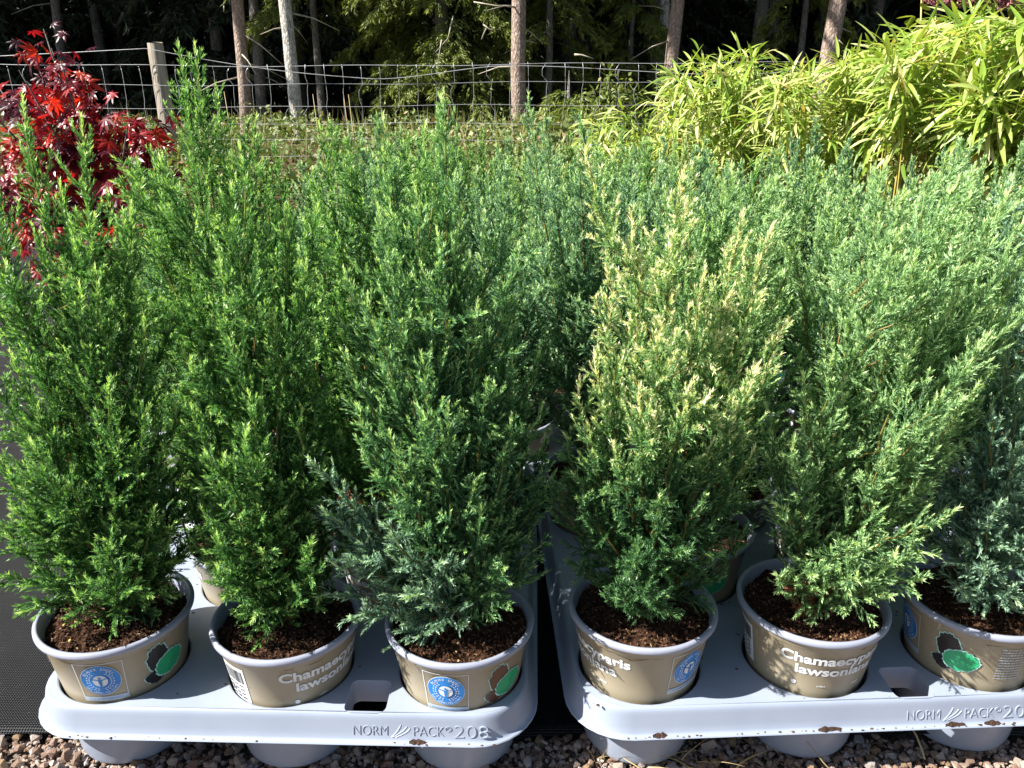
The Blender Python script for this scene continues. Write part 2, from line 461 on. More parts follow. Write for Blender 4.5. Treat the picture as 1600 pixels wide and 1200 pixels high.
def eco_label_mesh():
    b = MB()
    cx, cy, RR = 0.0, 0.1030, 0.0200
    def put(V, F, m, off): b.add(wrap([(v[0], v[1], 0) for v in V], off), F, m)
    # thin white square frame
    sq = lambda a, h0, h1: [(x, y) for x, y in ([(-a + 2 * a * i / 10, h0) for i in range(10)] + [(a, h0 + (h1 - h0) * i / 6) for i in range(6)] + [(a - 2 * a * i / 10, h1) for i in range(10)] + [(-a, h1 - (h1 - h0) * i / 6) for i in range(6)])]
    V, F = poly_strip(sq(0.0237, 0.0745, 0.1252), sq(0.0231, 0.0751, 0.1246)); put(V, F, 1, 0.0005)
    V = [(-0.0228 + 0.0456 * i / 10, y) for y in (0.0755, 0.0805) for i in range(11)]
    put(V, [(i, i + 1, 12 + i, 11 + i) for i in range(10)], 2, 0.0005)
    Vt, Ft = text_polys('www.blauer-engel.de/uz', 0.004)
    put(fit(Vt, 0.036, 0.0026, -0.018, 0.0768), Ft, 0, 0.0009)
    V, F = disc(cx, cy, RR, RR); put(V, F, 1, 0.0005)
    V, F = disc(cx, cy, RR * 0.965, RR * 0.965); put(V, F, 0, 0.0009)
    def ring_text(s, rad, mid, span, size, inward):
        n = len(s)
        for i, ch in enumerate(s):
            if ch == ' ': continue
            V, F = text_polys(ch, size, 0.0)
            if not len(V): continue
            V[:, 0] -= (V[:, 0].min() + V[:, 0].max()) / 2
            a = mid + (0.5 - (i + 0.5) / n) * span * (1 if not inward else -1)
            rot = a - math.pi / 2 if not inward else a + math.pi / 2
            y0 = rad if not inward else -rad - size * 0.0
            c, s_ = math.cos(rot), math.sin(rot)
            P = [(cx + v[0] * c - (v[1] + y0) * s_, cy + v[0] * s_ + (v[1] + y0) * c) for v in V]
            put(P, F, 1, 0.0013)
    ring_text('BLAUER ENGEL', RR * 0.74, math.pi / 2, R(124), 0.0044, False)
    ring_text('DAS UMWELTZEICHEN', RR * 0.885, -math.pi / 2, R(128), 0.0034, True)
    for side in (-1, 1):      # laurel wreath
        for k in range(9):
            a = -math.pi / 2 + side * R(18 + k * 15.5)
            for dr, tw in ((-0.0011, 0.55), (0.0011, -0.55)):
                rr = RR * 0.60 + dr
                px, py = cx + rr * math.cos(a), cy + rr * math.sin(a)
                d = a + side * (math.pi / 2 + tw)
                c, s_ = math.cos(d), math.sin(d)
                L, W = 0.0017, 0.0006
                put([(px - c * L * .6, py - s_ * L * .6), (px - s_ * W, py + c * W), (px + c * L, py + s_ * L), (px + s_ * W, py - c * W)], [(0, 1, 2, 3)], 1, 0.0013)
    V, F = disc(cx, cy, RR * 0.37, RR * 0.37); put(V, F, 1, 0.0013)
    # figure with open arms
    V, F = disc(cx, cy + RR * 0.20, RR * 0.07, RR * 0.07, 12); put(V, F, 0, 0.0017)
    arc = [(cx + RR * 0.36 * t, cy + RR * (0.07 + 0.09 * t * t)) for t in np.linspace(-1, 1, 9)]
    V = [(x, y + RR * .028) for x, y in arc] + [(x, y - RR * .028) for x, y in arc]
    put(V, [(i, i + 1, 10 + i, 9 + i) for i in range(8)], 0, 0.0017)
    put([(cx - RR * .10, cy + RR * .10), (cx + RR * .10, cy + RR * .10), (cx + RR * .045, cy - RR * .37), (cx - RR * .045, cy - RR * .37)], [(3, 2, 1, 0)], 0, 0.0018)
    me = b.mesh('eco_label', smooth=False)
    for k in ('pblue', 'pwhite', 'ppale'): me.materials.append(M[k])
    return me

def blob(cx, cy, rx, ry, rot, jag, n, seed):
    r_ = random.Random(seed)
    out = []
    for i in range(n):
        a = 2 * math.pi * i / n
        k = 1 + jag * r_.uniform(-1.3, 1.3)
        x, y = rx * k * math.cos(a), ry * k * math.sin(a)
        out.append((cx + x * math.cos(rot) - y * math.sin(rot), cy + x * math.sin(rot) + y * math.cos(rot)))
    return out
def fan(P, cx, cy):
    n = len(P)
    return [(cx, cy)] + P, [(0, 1 + i, 1 + (i + 1) % n) for i in range(n)]
def emblem_mesh(dark):
    b = MB()
    A0 = math.radians(50) * 0.0705
    def put(P, c, m, off):
        V, F = fan(P, *c); b.add(wrap([(v[0] + A0, v[1], 0) for v in V], off), F, m)
    # dark crown with a spreading foot, then the green one in front; jagged pale outline round both
    put(blob(-0.004, 0.1085, 0.0130, 0.0178, 0, .07, 46, 1), (-0.004, 0.1085), 2, 0.0004)
    put(blob(-0.008, 0.0865, 0.012, 0.0085, 0, .10, 34, 2), (-0.008, 0.0865), 2, 0.0004)
    put(blob(-0.004, 0.1085, 0.0117, 0.0164, 0, .06, 46, 1), (-0.004, 0.1085), 0, 0.0008)
    put(blob(-0.007, 0.0865, 0.0118, 0.0086, 0, .09, 34, 2), (-0.007, 0.0865), 0, 0.0008)
    put(blob(0.0100, 0.0960, 0.0188, 0.0140, 0.25, .06, 50, 3), (0.0100, 0.0960), 2, 0.0012)
    put(blob(0.0100, 0.0960, 0.0172, 0.0126, 0.25, .05, 50, 3), (0.0100, 0.0960), 1, 0.0016)
    me = b.mesh('tree_emblem', smooth=False)
    for k in (dark, 'pgreen', 'paqua'): me.materials.append(M[k])
    return me
def lettering_mesh():
    b = MB()
    r0 = 0.0705
    def line(s, a0, a1, z, cap, thick):
        V, F = text_polys(s, 0.02, thick)
        top = V[:, 1].max(); V[:, 1] *= cap / (0.0138)
        V = V.copy(); V[:, 0] -= V[:, 0].min(); V[:, 0] *= R(a1 - a0) * r0 / V[:, 0].max(); V[:, 0] += R(a0) * r0; V[:, 1] += z
        b.add(wrap(V, 0.0006), F, 0)
    line('Chamaecyparis', -151, -54, 0.1090, 0.0112, 0.0006)
    line('lawsoniana', -138, -66, 0.0945, 0.0108, 0.0006)
    V, F = disc(R(-138) * r0, 0.0800, 0.0028, 0.0028, 20); b.add(wrap(V, 0.0006), F, 0)
    r_ = random.Random(4)
    for x0_ in (-118, -84):       # marks of fine print, too small to read
        x = R(x0_) * r0
        for i in range(6):
            w_ = r_.uniform(.0007, .0014); h_ = r_.uniform(.0014, .0026)
            b.add(wrap([(x, .0785, 0), (x + w_, .0785, 0), (x + w_, .0785 + h_, 0), (x, .0785 + h_, 0)], 0.0006), [(0, 1, 2, 3)], 0)
            x += w_ + .0006
    me = b.mesh('lettering', smooth=False); me.materials.append(M['pwhite'])
    return me
def barcode_mesh():
    b = MB()
    r0 = 0.0705
    x0, x1 = R(152) * r0, R(178) * r0
    V = [(x0 + (x1 - x0) * i / 8, y, 0) for y in (0.074, 0.121) for i in range(9)]
    b.add(wrap(V, 0.0004), [(i, i + 1, 10 + i, 9 + i) for i in range(8)], 0)
    r_ = random.Random(3); x = x0 + 0.003
    while x < x1 - 0.004:
        w_ = r_.choice((0.0004, 0.0008, 0.0012))
        b.add(wrap([(x, .100, 0), (x + w_, .100, 0), (x + w_, .117, 0), (x, .117, 0)], 0.0008), [(0, 1, 2, 3)], 1)
        x += w_ + r_.choice((0.0005, 0.0009))
    for zz in (0.078, 0.0835, 0.089, 0.0945):
        for k in range(3):
            xx = x0 + 0.003 + k * 0.0085
            b.add(wrap([(xx, zz, 0), (xx + .0062, zz, 0), (xx + .0062, zz + .0022, 0), (xx, zz + .0022, 0)], 0.0008), [(0, 1, 2, 3)], 1)
    me = b.mesh('barcode_label', smooth=False)
    for k in ('pwhite', 'pblack'): me.materials.append(M[k])
    b = MB()    # pale panel of fine lines beside the tree emblem
    r_ = random.Random(8)
    for k in range(12):
        zz = 0.082 + k * 0.0036
        x = R(86) * r0
        while x < R(108) * r0:
            w_ = r_.uniform(.0014, .0052)
            b.add(wrap([(x, zz, 0), (x + w_, zz, 0), (x + w_, zz + .0012, 0), (x, zz + .0012, 0)], 0.0006), [(0, 1, 2, 3)], 0)
            x += w_ + .0009
    me2 = b.mesh('fine_print', smooth=False); me2.materials.append(M['ppale'])
    return me, me2

ECO, EMB_BLACK, EMB_BROWN, LETT, BARC = eco_label_mesh(), emblem_mesh('pblack'), emblem_mesh('pbrown'), lettering_mesh(), barcode_mesh()
BARC, FINE = BARC

# ------------------------------------------------------------------ tray
TW, TD, TZ, SKB = 0.2530, 0.229, 0.097, 0.064       # half width, half depth, deck height, skirt foot
PS, RS = 0.181, 0.157                               # pot spacing, row spacing
SLOTS = [(-PS, -RS), (0, -RS), (PS, -RS), (-PS / 2, 0), (PS / 2, 0), (-PS, RS), (0, RS), (PS, RS)]
HOLE = 0.0645
def rrect(hx, hy, r, n=8):
    P = []
    for cx, cy, a0 in ((hx - r, hy - r, 0), (-hx + r, hy - r, 90), (-hx + r, -hy + r, 180), (hx - r, -hy + r, 270)):
        for i in range(n + 1):
            a = R(a0 + 90 * i / n)
            P.append((cx + r * math.cos(a), cy + r * math.sin(a)))
    return P
def notch(cx, cy, hx, hy, r=0.008):
    return [(x + cx, y + cy) for x, y in rrect(hx, hy, r, 4)]
NOTCHES = [notch(PS / 2, -RS - 0.0465, 0.021, 0.023), notch(-PS / 2, RS + 0.0465, 0.021, 0.023)]
def tray_deck_mesh():
    cu = bpy.data.curves.new('deck', 'CURVE')
    cu.dimensions = '2D'; cu.fill_mode = 'BOTH'
    def sp(P):
        s = cu.splines.new('POLY'); s.points.add(len(P) - 1); s.use_cyclic_u = True
        for p, q in zip(s.points, P): p.co = (q[0], q[1], 0, 1)
    sp(rrect(TW - 0.0045, TD - 0.0045, 0.050))
    for x, y in SLOTS:
        sp([(x + (HOLE + .002) * math.cos(2 * math.pi * i / 40), y + (HOLE + .002) * math.sin(2 * math.pi * i / 40)) for i in range(40)])
    for n_ in NOTCHES: sp(n_)
    o = bpy.data.objects.new('deck', cu); col.objects.link(o)
    dg = bpy.context.evaluated_depsgraph_get()
    me = bpy.data.meshes.new_from_object(o.evaluated_get(dg))
    b = MB()
    b.add([(v.co[0], v.co[1], TZ) for v in me.vertices], [tuple(p.vertices) for p in me.polygons])
    bpy.data.objects.remove(o); bpy.data.curves.remove(cu); bpy.data.meshes.remove(me)
    # skirt
    prof = [(-0.0045, TZ), (-0.0032, TZ - 0.0005), (-0.0018, TZ - 0.002), (-0.0007, TZ - 0.0045), (0.0, TZ - 0.008), (0.0028, 0.078), (0.0044, 0.0715), (0.0054, 0.0700), (0.0070, 0.0690), (0.0090, 0.0686), (0.0098, 0.0676), (0.0090, 0.0666), (0.0065, 0.0670), (0.0035, 0.0690), (0.0, 0.078), (-0.004, 0.090)]
    rings = [rrect(TW + o_, TD + o_, 0.054 + o_) for o_, z in prof]
    n = len(rings[0]); V, F = [], []
    for (o_, z), rg in zip(prof, rings): V += [(x, y, z) for x, y in rg]
    for i in range(len(prof) - 1):
        for j in range(n): F.append((i * n + j, i * n + (j + 1) % n, (i + 1) * n + (j + 1) % n, (i + 1) * n + j))
    F = [f[::-1] for f in F]
    b.add(V, F)
    # notch wells
    for P in NOTCHES:
        k = len(P)
        cx, cy = sum(p[0] for p in P) / k, sum(p[1] for p in P) / k
        V = [(x, y, TZ) for x, y in P] + [(cx + (x - cx) * .97, cy + (y - cy) * .97, 0.070) for x, y in P]
        b.add(V, [(j, (j + 1) % k, k + (j + 1) % k, k + j) for j in range(k)])
    me = b.mesh('deck'); shade_angle(me, 40)
    me.materials.append(M['tray'])
    return me
def tray_cup_mesh():
    b = MB()
    b.lathe([(HOLE + .002, TZ), (HOLE + .0006, TZ - .0006), (HOLE, TZ - .003), (0.0630, 0.062), (0.0585, 0.016), (0.0568, 0.0105), (0.052, 0.009), (0.0, 0.009)], 48)
    me = b.mesh('cup'); shade_angle(me, 50); me.materials.append(M['tray'])
    return me
def tray_letter_mesh():
    """raised letters on the sloping front skirt"""
    b = MB()
    z0, z1, o0, o1 = TZ - 0.008, 0.0715, 0.0, 0.0044
    def place(V, F):
        P = []
        for x, y, e in V:
            t = (z0 - y) / (z0 - z1)
            P.append((x, -(TD + o0 + (o1 - o0) * t) - e, y + e * 0.2))
        b.add(P, F)
    def word(s, x0, w_, zb, h, thin):
        V, F = text_polys(s, 0.02, thin, 0.0007)
        mn, mxx = V[:, 1].min(), V[:, 1].max()
        V[:, 1] = zb + (V[:, 1] - mn) * h / (mxx - mn)
        V[:, 0] = x0 + (V[:, 0] - V[:, 0].min()) * w_ / (V[:, 0].max() - V[:, 0].min())
        place(V, F)
    X0 = 0.080
    word('NORM', X0, 0.034, 0.0752, 0.0094, -0.0005)
    word('PACK', X0 + 0.060, 0.030, 0.0752, 0.0094, -0.0005)
    word('©', X0 + 0.0915, 0.0062, 0.0800, 0.0050, -0.0004)
    word('208', X0 + 0.1005, 0.0335, 0.0738, 0.0122, -0.0004)
    for k, (xa, xb, bend) in enumerate(((0.038, 0.0475, .0015), (0.0385, 0.0535, .0025), (0.042, 0.0565, .003))):   # three leaf strokes
        pts = []
        for t in np.linspace(0, 1, 8):
            x = X0 + xa + (xb - xa) * t + bend * math.sin(t * math.pi)
            y = 0.0730 + 0.0130 * t - (0.0018 * k) * t
            pts.append((x, y, 0.0007 * 1, 0.0014 * math.sin(math.pi * (0.08 + 0.9 * t)) + 0.0003))
        V, F = [], []
        for x, y, e, wd in pts: V += [(x - wd * .8, y + wd * .4, 0), (x, y, e * .5 + 0.0002), (x + wd * .8, y - wd * .4, 0)]
        for i in range(len(pts) - 1):
            for j in range(2): F.append((i * 3 + j, i * 3 + j + 1, i * 3 + 4 + j, i * 3 + 3 + j))
        place(V, F)
    me = b.mesh('lettering', smooth=False); me.materials.append(M['tray'])
    return me
DECK, CUP, TLET = tray_deck_mesh(), tray_cup_mesh(), tray_letter_mesh()

# ------------------------------------------------------------------ pot and soil meshes
def pot_meshes():
    b = MB()
    zr = 0.1265
    b.lathe([(0.0, 0.0), (0.049, 0.0), (0.0519, 0.0015), (pot_r(.005), .005), (pot_r(.04), .04), (pot_r(.08), .08), (pot_r(zr), zr), (pot_r(zr) + .0009, zr + .0008), (pot_r(.1365) + .0009, .1365)], 64)
    me = b.mesh('pot'); shade_angle(me, 40); me.materials.append(M['pot'])
    b = MB()
    ro = 0.0802
    b.lathe([(pot_r(.110) - .002, .110), (pot_r(.134) - .0015, .134), (0.0742, .1395), (0.0752, .1415), (0.0768, .142), (0.0787, .1415), (0.0799, .140), (ro, .138), (ro - .0003, .1358), (ro - .0012, .1350), (pot_r(.135) + .0004, .1350)], 64)
    rm = b.mesh('rim'); shade_angle(rm, 60); rm.materials.append(M['rim'])
    return me, rm
POT, RIM = pot_meshes()
def soil_mesh(seed):
    g = np.random.default_rng(seed)
    r_ = random.Random(seed)
    nr, na = 26, 72
    V, F = [(0, 0, 0.133)], []
    ph = [r_.uniform(0, 6.28) for _ in range(8)]
    def hz(x, y):
        return 0.0026 * math.sin(70 * x + ph[0]) * math.sin(60 * y + ph[1]) + 0.0018 * math.sin(170 * x + ph[2] + 40 * y) + 0.0014 * math.sin(210 * y + ph[3] - 90 * x)
    for i in range(1, nr + 1):
        rr = 0.0732 * i / nr
        for j in range(na):
            a = 2 * math.pi * j / na
            x, y = rr * math.cos(a), rr * math.sin(a)
            z = 0.128 + 0.005 * (1 - i / nr) + hz(x, y) + r_.uniform(-.0012, .0012)
            V.append((x, y, z))
    for j in range(na): F.append((0, 1 + j, 1 + (j + 1) % na))
    for i in range(nr - 1):
        for j in range(na):
            a, c = 1 + i * na + j, 1 + i * na + (j + 1) % na
            F.append((a, a + na, c + na, c))
    b = MB(); b.add(V, F, 0, 0.0)
    A = [0.0] * len(V)
    # peat crumbs and fibres
    for k in range(1500):
        a, rr = r_.uniform(0, 6.283), 0.0715 * math.sqrt(r_.random())
        x, y = rr * math.cos(a), rr * math.sin(a)
        z = 0.128 + 0.005 * (1 - rr / .0732) + hz(x, y) + r_.uniform(0.0, 0.003)
        fib = r_.random() < 0.35
        L = r_.uniform(.004, .011) if fib else r_.uniform(.0016, .0042)
        W = r_.uniform(.0003, .0007) if fib else L * r_.uniform(.4, .8)
        d = Vector((r_.gauss(0, 1), r_.gauss(0, 1), r_.gauss(0, .45))).normalized()
        u = d.orthogonal().normalized(); u.rotate(Matrix.Rotation(r_.uniform(0, 6.28), 3, d))
        v = d.cross(u)
        c = Vector((x, y, z))
        q = [c - d * L / 2, c + u * W * .6 + v * W * .3, c + d * L / 2, c - u * W * .6 + v * W * .3, c + v * W * .9, c - v * W * .5]
        F2 = [(0, 1, 4), (1, 2, 4), (2, 3, 4), (3, 0, 4), (1, 0, 5), (2, 1, 5), (3, 2, 5), (0, 3, 5)] if not fib else [(0, 1, 2, 3)]
        b.add(q if not fib else q[:4], F2, 1, 0.0)
        A += [min(1, max(0, r_.gauss(.42, .25) + (0.2 if fib else 0)))] * (6 if not fib else 4)
    me = b.mesh('soil', smooth=False)
    at = me.attributes.new('rnd', 'FLOAT', 'POINT'); at.data.foreach_set('value', np.asarray(A, np.float32))
    me.materials.append(M['soil']); me.materials.append(M['chip'])
    return me
SOILS = [soil_mesh(s) for s in (1, 2, 3)]

# ------------------------------------------------------------------ conifer shoots
def unit(v):
    return v / np.maximum(np.linalg.norm(v, axis=-1, keepdims=True), 1e-9)
def perp(d, ang):
    """unit vectors perpendicular to d (n,3), at angle ang round it"""
    ref = np.where(np.abs(d[:, 2:3]) < 0.93, np.array([[0, 0, 1.0]]), np.array([[1.0, 0, 0]]))
    u = unit(np.cross(d, ref)); v = np.cross(d, u)
    return u * np.cos(ang)[:, None] + v * np.sin(ang)[:, None]

class Shoot:
    """one leader with its side sprays: twig segments (for needles) and axes (for wood)"""
    def __init__(s): s.seg, s.axes = [], []
    def seg_add(s, p, d, l, nl, t0, t1): s.seg.append((*p, *d, l, nl, t0, t1))

def grow(base, ctrl, tip, g, lmax=0.06, bsp=0.0075, fine=1.0, start=0.06, lead_nl=0.0080, nl=0.0050, ang=0.58, tipamt=1.0, tipall=0.0):
    S = Shoot()
    base, ctrl, tip = map(np.asarray, (base, ctrl, tip))
    n = 22
    t = np.linspace(0, 1, n)[:, None]
    P = (1 - t) ** 2 * base + 2 * t * (1 - t) * ctrl + t ** 2 * tip
    P[1:-1] += g.normal(0, 0.0018, (n - 2, 3))
    dl = np.linalg.norm(np.diff(P, axis=0), axis=1)
    cum = np.concatenate([[0], np.cumsum(dl)]); Ltot = cum[-1]
    S.axes.append((P, Ltot, 0))
    for i in range(n - 1):
        f = cum[i] / Ltot
        if f > 0.30:
            S.seg_add(P[i], (P[i + 1] - P[i]) / dl[i], dl[i], lead_nl * (0.75 + 0.4 * f), 0.15 + tipamt * max(0, f - .75) * 2.2 + tipall, 0.15 + tipamt * max(0, f - .70) * 2.2 + tipall)
    # leading tuft
    d_end = unit(P[-1] - P[-2])
    S.seg_add(P[-1], d_end, 0.007, lead_nl * .8, .6 * tipamt + tipall, .9 * tipamt + tipall)
    a = g.uniform(0, 6.28)
    pos = start * Ltot
    while pos < Ltot * 0.985:
        i = min(np.searchsorted(cum, pos) - 1, n - 2); i = max(i, 0)
        f = (pos - cum[i]) / dl[i]
        p = P[i] + (P[i + 1] - P[i]) * f
        ax = (P[i + 1] - P[i]) / dl[i]
        rem = Ltot - pos
        l1 = min(lmax * (1.0 if pos > .15 * Ltot else .8), 0.012 + 0.38 * rem) * g.uniform(0.5, 1.12)
        a += 2.4 + g.normal(0, .35)
        side = perp(ax[None], np.array([a]))[0]
        th = ang * g.uniform(.75, 1.2)
        d = unit(ax * math.cos(th) + side * math.sin(th))
        nseg = 4 if l1 > .02 else 2
        q = p.copy(); pts = [q.copy()]
        spray = unit(np.cross(d, ax) + g.normal(0, .25, 3))
        for k in range(nseg):
            ls = l1 / nseg
            d = unit(d + ax * 0.13 + np.array([0, 0, 0.08]) + g.normal(0, .05, 3))
            fr = (k + 1) / nseg
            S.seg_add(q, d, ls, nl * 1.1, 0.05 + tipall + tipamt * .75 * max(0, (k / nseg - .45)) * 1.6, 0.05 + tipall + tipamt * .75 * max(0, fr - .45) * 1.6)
            # flat side twigs
            m = max(1, int(ls / (0.0060 / fine)))
            for j in range(m):
                x = (k + (j + g.uniform(.2, .8)) / m) / nseg * l1
                remn = l1 - x
                l2 = min(0.026, 0.004 + 0.46 * remn) * g.uniform(.55, 1.15)
                if l2 < .0035: continue
                sgn = 1 if (j + k) % 2 else -1
                for sg in ((sgn, -sgn) if g.random() < .55 else (sgn,)):
                    d2 = unit(d * .84 + spray * sg * .54 + g.normal(0, .08, 3))
                    S.seg_add(q + d * ls * (j + .5) / m, d2, l2, nl, 0.0 + tipall, tipall + tipamt * .72 * g.uniform(.5, 1.1) * (0.45 + .55 * x / l1))
            q = q + d * ls; pts.append(q.copy())
        S.axes.append((np.array(pts), l1, 1))
        pos += bsp * g.uniform(.7, 1.3) * (1.0 if pos < .6 * Ltot else 1.12)
    return S

def needles_mesh(name, shoots, g, pitch=0.0016, width=0.00150, spread=0.66, zcream=None):
    seg = np.array([x for s in shoots for x in s.seg])
    p, d, L, nl, t0, t1 = seg[:, :3], seg[:, 3:6], seg[:, 6], seg[:, 7], seg[:, 8], seg[:, 9]
    cnt = np.maximum(2, np.round(L / pitch)).astype(int) * 2
    idx = np.repeat(np.arange(len(seg)), cnt)
    first = np.concatenate([[0], np.cumsum(cnt)[:-1]])
    k = np.arange(len(idx)) - first[idx]
    half = k // 2
    fr = (half + g.uniform(.1, .9, len(idx))) / np.maximum(1, cnt[idx] / 2)
    ph0 = g.uniform(0, 6.28, len(seg))[idx]
    ang = ph0 + (half % 2) * (math.pi / 2) + (k % 2) * math.pi + g.normal(0, .3, len(idx))
    D = d[idx]
    side = perp(D, ang)
    sp = spread * g.uniform(.7, 1.25, len(idx)) * (1.0 - .45 * fr)
    nd = unit(D * np.cos(sp)[:, None] + side * np.sin(sp)[:, None])
    b0 = p[idx] + D * (L[idx] * fr)[:, None]
    ln = nl[idx] * g.uniform(.75, 1.2, len(idx)) * (1.05 - .3 * fr)
    wv = unit(np.cross(D, side) + side * g.normal(0, .35, len(idx))[:, None])
    W = width * g.uniform(.8, 1.2, len(idx)) * (nl[idx] / 0.0050) ** .5
    V3 = np.stack([b0 + wv * (W / 2)[:, None], b0 + nd * ln[:, None], b0 - wv * (W / 2)[:, None]], 1)
    tip = t0[idx] + (t1 - t0)[idx] * fr + .12 * np.clip((b0[:, 2] - .30) / .25, 0, 1)  # last term lightens needles with height, painting sun onto the plant tops
    if zcream:
        zf = np.clip((b0[:, 2] - zcream[0]) / (zcream[1] - zcream[0]), 0, 1)
        tip = tip * (.42 + 1.12 * zf) + .14 * zf
    r = g.uniform(-1, 1, len(idx))
    return tris_mesh(name, V3, {'tip': np.clip(tip, 0, 1.2), 'rnd': r * .5})
def wood_mesh(name, shoots, thick=1.0, side=True, hue=0.0):
    b = MB()
    for s in shoots:
        for P, L, order in s.axes:
            if order == 0:
                rr = np.linspace(0.0026, 0.0006, len(P)) * thick * (0.55 + L)
                b.tube(P[::2] if len(P) % 2 else np.vstack([P[::2], P[-1:]]), list(rr[::2]) if len(P) % 2 else list(rr[::2]) + [rr[-1]], 5, a=list(np.linspace(hue, 1, (len(P) + (0 if len(P) % 2 else 2) + 1) // 2))[:len(P[::2]) + (0 if len(P) % 2 else 1)])
            elif side:
                b.tube(P, [0.0006] * (len(P) - 1) + [0.0003], 3, a=.8, cap=False)
    return b.mesh(name)

PLANT_H = 0.142 - 0.012       # soil height on the pot
def build_pot(root, rot, emblem=EMB_BLACK, soil=0, labels=True):
    p = mobj('pot', POT, None, root); p.rotation_euler = (0, 0, R(rot)); p.scale = (.965, .965, 1)
    mobj('rim', RIM, None, p)
    if labels:
        mobj('eco_label', ECO, None, p); mobj('tree_emblem', emblem, None, p)
        mobj('lettering', LETT, None, p); mobj('barcode_label', BARC, None, p); mobj('fine_print', FINE, None, p)
    s = mobj('soil', SOILS[soil % 3], None, root); s.rotation_euler = (0, 0, R(rot * 1.7)); s.scale = (.965, .965, 1)
    return p

def tray_frame(cx, cy, rz):
    c, s = math.cos(rz), math.sin(rz)
    return lambda x, y: (cx + c * x - s * y, cy + s * x + c * y)
POTZ = 0.020
TRAYS = {}
def build_tray(key, cx, cy, rz, label, group=None, first=None):
    if first is None:
        t = empty('plant_tray', (cx, cy, 0), rz)
        mobj('deck', DECK, None, t)
        for x, y in SLOTS:
            c = mobj('cup', CUP, None, t); c.location = (x, y, 0)
        mobj('lettering', TLET, None, t)
    else:
        t = copy_tree(first); t.location = (cx, cy, 0); t.rotation_euler = (0, 0, rz)
    tag(t, label, 'plant tray', group)
    TRAYS[key] = tray_frame(cx, cy, rz)
    return t

# ------------------------------------------------------------------ the ground
def sheet(name, x0, x1, y0, y1, z, m, nx=1, ny=1, f=None):
    V = [(x0 + (x1 - x0) * i / nx, y0 + (y1 - y0) * j / ny, z) for j in range(ny + 1) for i in range(nx + 1)]
    if f: V = [(x, y, z_ + f(x, y)) for x, y, z_ in V]
    F = [(j * (nx + 1) + i, j * (nx + 1) + i + 1, (j + 1) * (nx + 1) + i + 1, (j + 1) * (nx + 1) + i) for j in range(ny) for i in range(nx)]
    b = MB(); b.add(V, F)
    return mobj(name, b.mesh(name), m)
tag(sheet('ground', -160, 160, -60, 220, -0.012, M['ground'], 40, 40), kind='structure')
gravel = tag(sheet('gravel_path', -3.2, 3.2, -2.5, 0.86, -0.004, M['grit'], 60, 40, lambda x, y: 0.003 * math.sin(23 * x) * math.sin(31 * y)), kind='structure')
def fab_edge(x):
    return 0.690 + 0.012 * math.sin(2.3 * x + .6) + 0.006 * math.sin(9 * x) + (-0.012 if x > -.35 else 0) * min(1, (x + .35) * 3)
def fabric_mesh():
    nx, ny = 220, 90
    xs = np.linspace(-2.6, 3.4, nx + 1); V = []
    for j in range(ny + 1):
        t = (j / ny) ** 2
        for x in xs:
            y = fab_edge(x) + (4.4 - .69) * t
            dy = y - fab_edge(x)
            z = 0.004 + 0.0035 * math.sin(6 * x + 2 * y) * math.sin(5 * y + x) + 0.0022 * math.sin(19 * x + 8 * y) + 0.0035
            z += 0.010 * math.exp(-(dy / 0.035) ** 2) - 0.004 * math.exp(-(dy / 0.006) ** 2)
            V.append((x, y, z))
    F = [(j * (nx + 1) + i, j * (nx + 1) + i + 1, (j + 1) * (nx + 1) + i + 1, (j + 1) * (nx + 1) + i) for j in range(ny) for i in range(nx)]
    b = MB(); b.add(V, F)
    return b.mesh('ground_fabric')
tag(mobj('ground_fabric', fabric_mesh(), M['fabric']), kind='structure')

def hull_stone(seed):
    import bmesh
    r_ = random.Random(seed)
    bm = bmesh.new()
    sx, sy, sz = r_.uniform(.75, 1.2), r_.uniform(.6, 1.0), r_.uniform(.45, .8)
    for _ in range(15):
        v = Vector((r_.gauss(0, 1), r_.gauss(0, 1), r_.gauss(0, 1))).normalized() * r_.uniform(.82, 1.05)
        bm.verts.new((v.x * sx, v.y * sy, v.z * sz))
    res = bmesh.ops.convex_hull(bm, input=bm.verts)
    bmesh.ops.delete(bm, geom=[e for e in res['geom_interior'] if isinstance(e, bmesh.types.BMVert)], context='VERTS')
    bm.normal_update()
    me = bpy.data.meshes.new('pebble'); bm.to_mesh(me); bm.free()
    return me
STONES = [hull_stone(s) for s in range(14)]
SV = [(np.array([v.co[:] for v in s.vertices]), [tuple(p.vertices) for p in s.polygons]) for s in STONES]
for s_ in STONES: s_.materials.append(M['stone'])
r_ = random.Random(21)
cand = []
for i in range(16500):
    x, y = r_.uniform(-.72, .72), r_.uniform(0.575, 0.735)
    if y > fab_edge(x) + .004: continue
    cand.append((x, y, min(.0095, r_.lognormvariate(math.log(.0031), .42))))
vis = sorted([c for c in cand if abs(c[0]) < .62 and c[1] > .615 and c[1] < .71], key=lambda c: -c[2])
named = set(vis[:300])
for c in vis[:300]:
    o = link(bpy.data.objects.new('pebble', STONES[r_.randrange(14)]), gravel)
    o.location = (c[0], c[1], 0.003 + c[2] * .5 + r_.uniform(0, .004)); o.scale = (c[2],) * 3
    o.rotation_euler = (r_.gauss(0, .5), r_.gauss(0, .5), r_.uniform(0, 6.28))
b = MB(); A = []
for c in cand:
    if c in named: continue
    V, F = SV[r_.randrange(14)]
    Rm = np.array(Matrix.Rotation(r_.uniform(0, 6.28), 3, 'Z') @ Matrix.Rotation(r_.gauss(0, .6), 3, 'X'))
    P = (V * c[2]) @ Rm.T + np.array([c[0], c[1], -.001 + c[2] * .5 + r_.uniform(0, .005)])
    b.add(P, F); A += [r_.random()] * len(P)
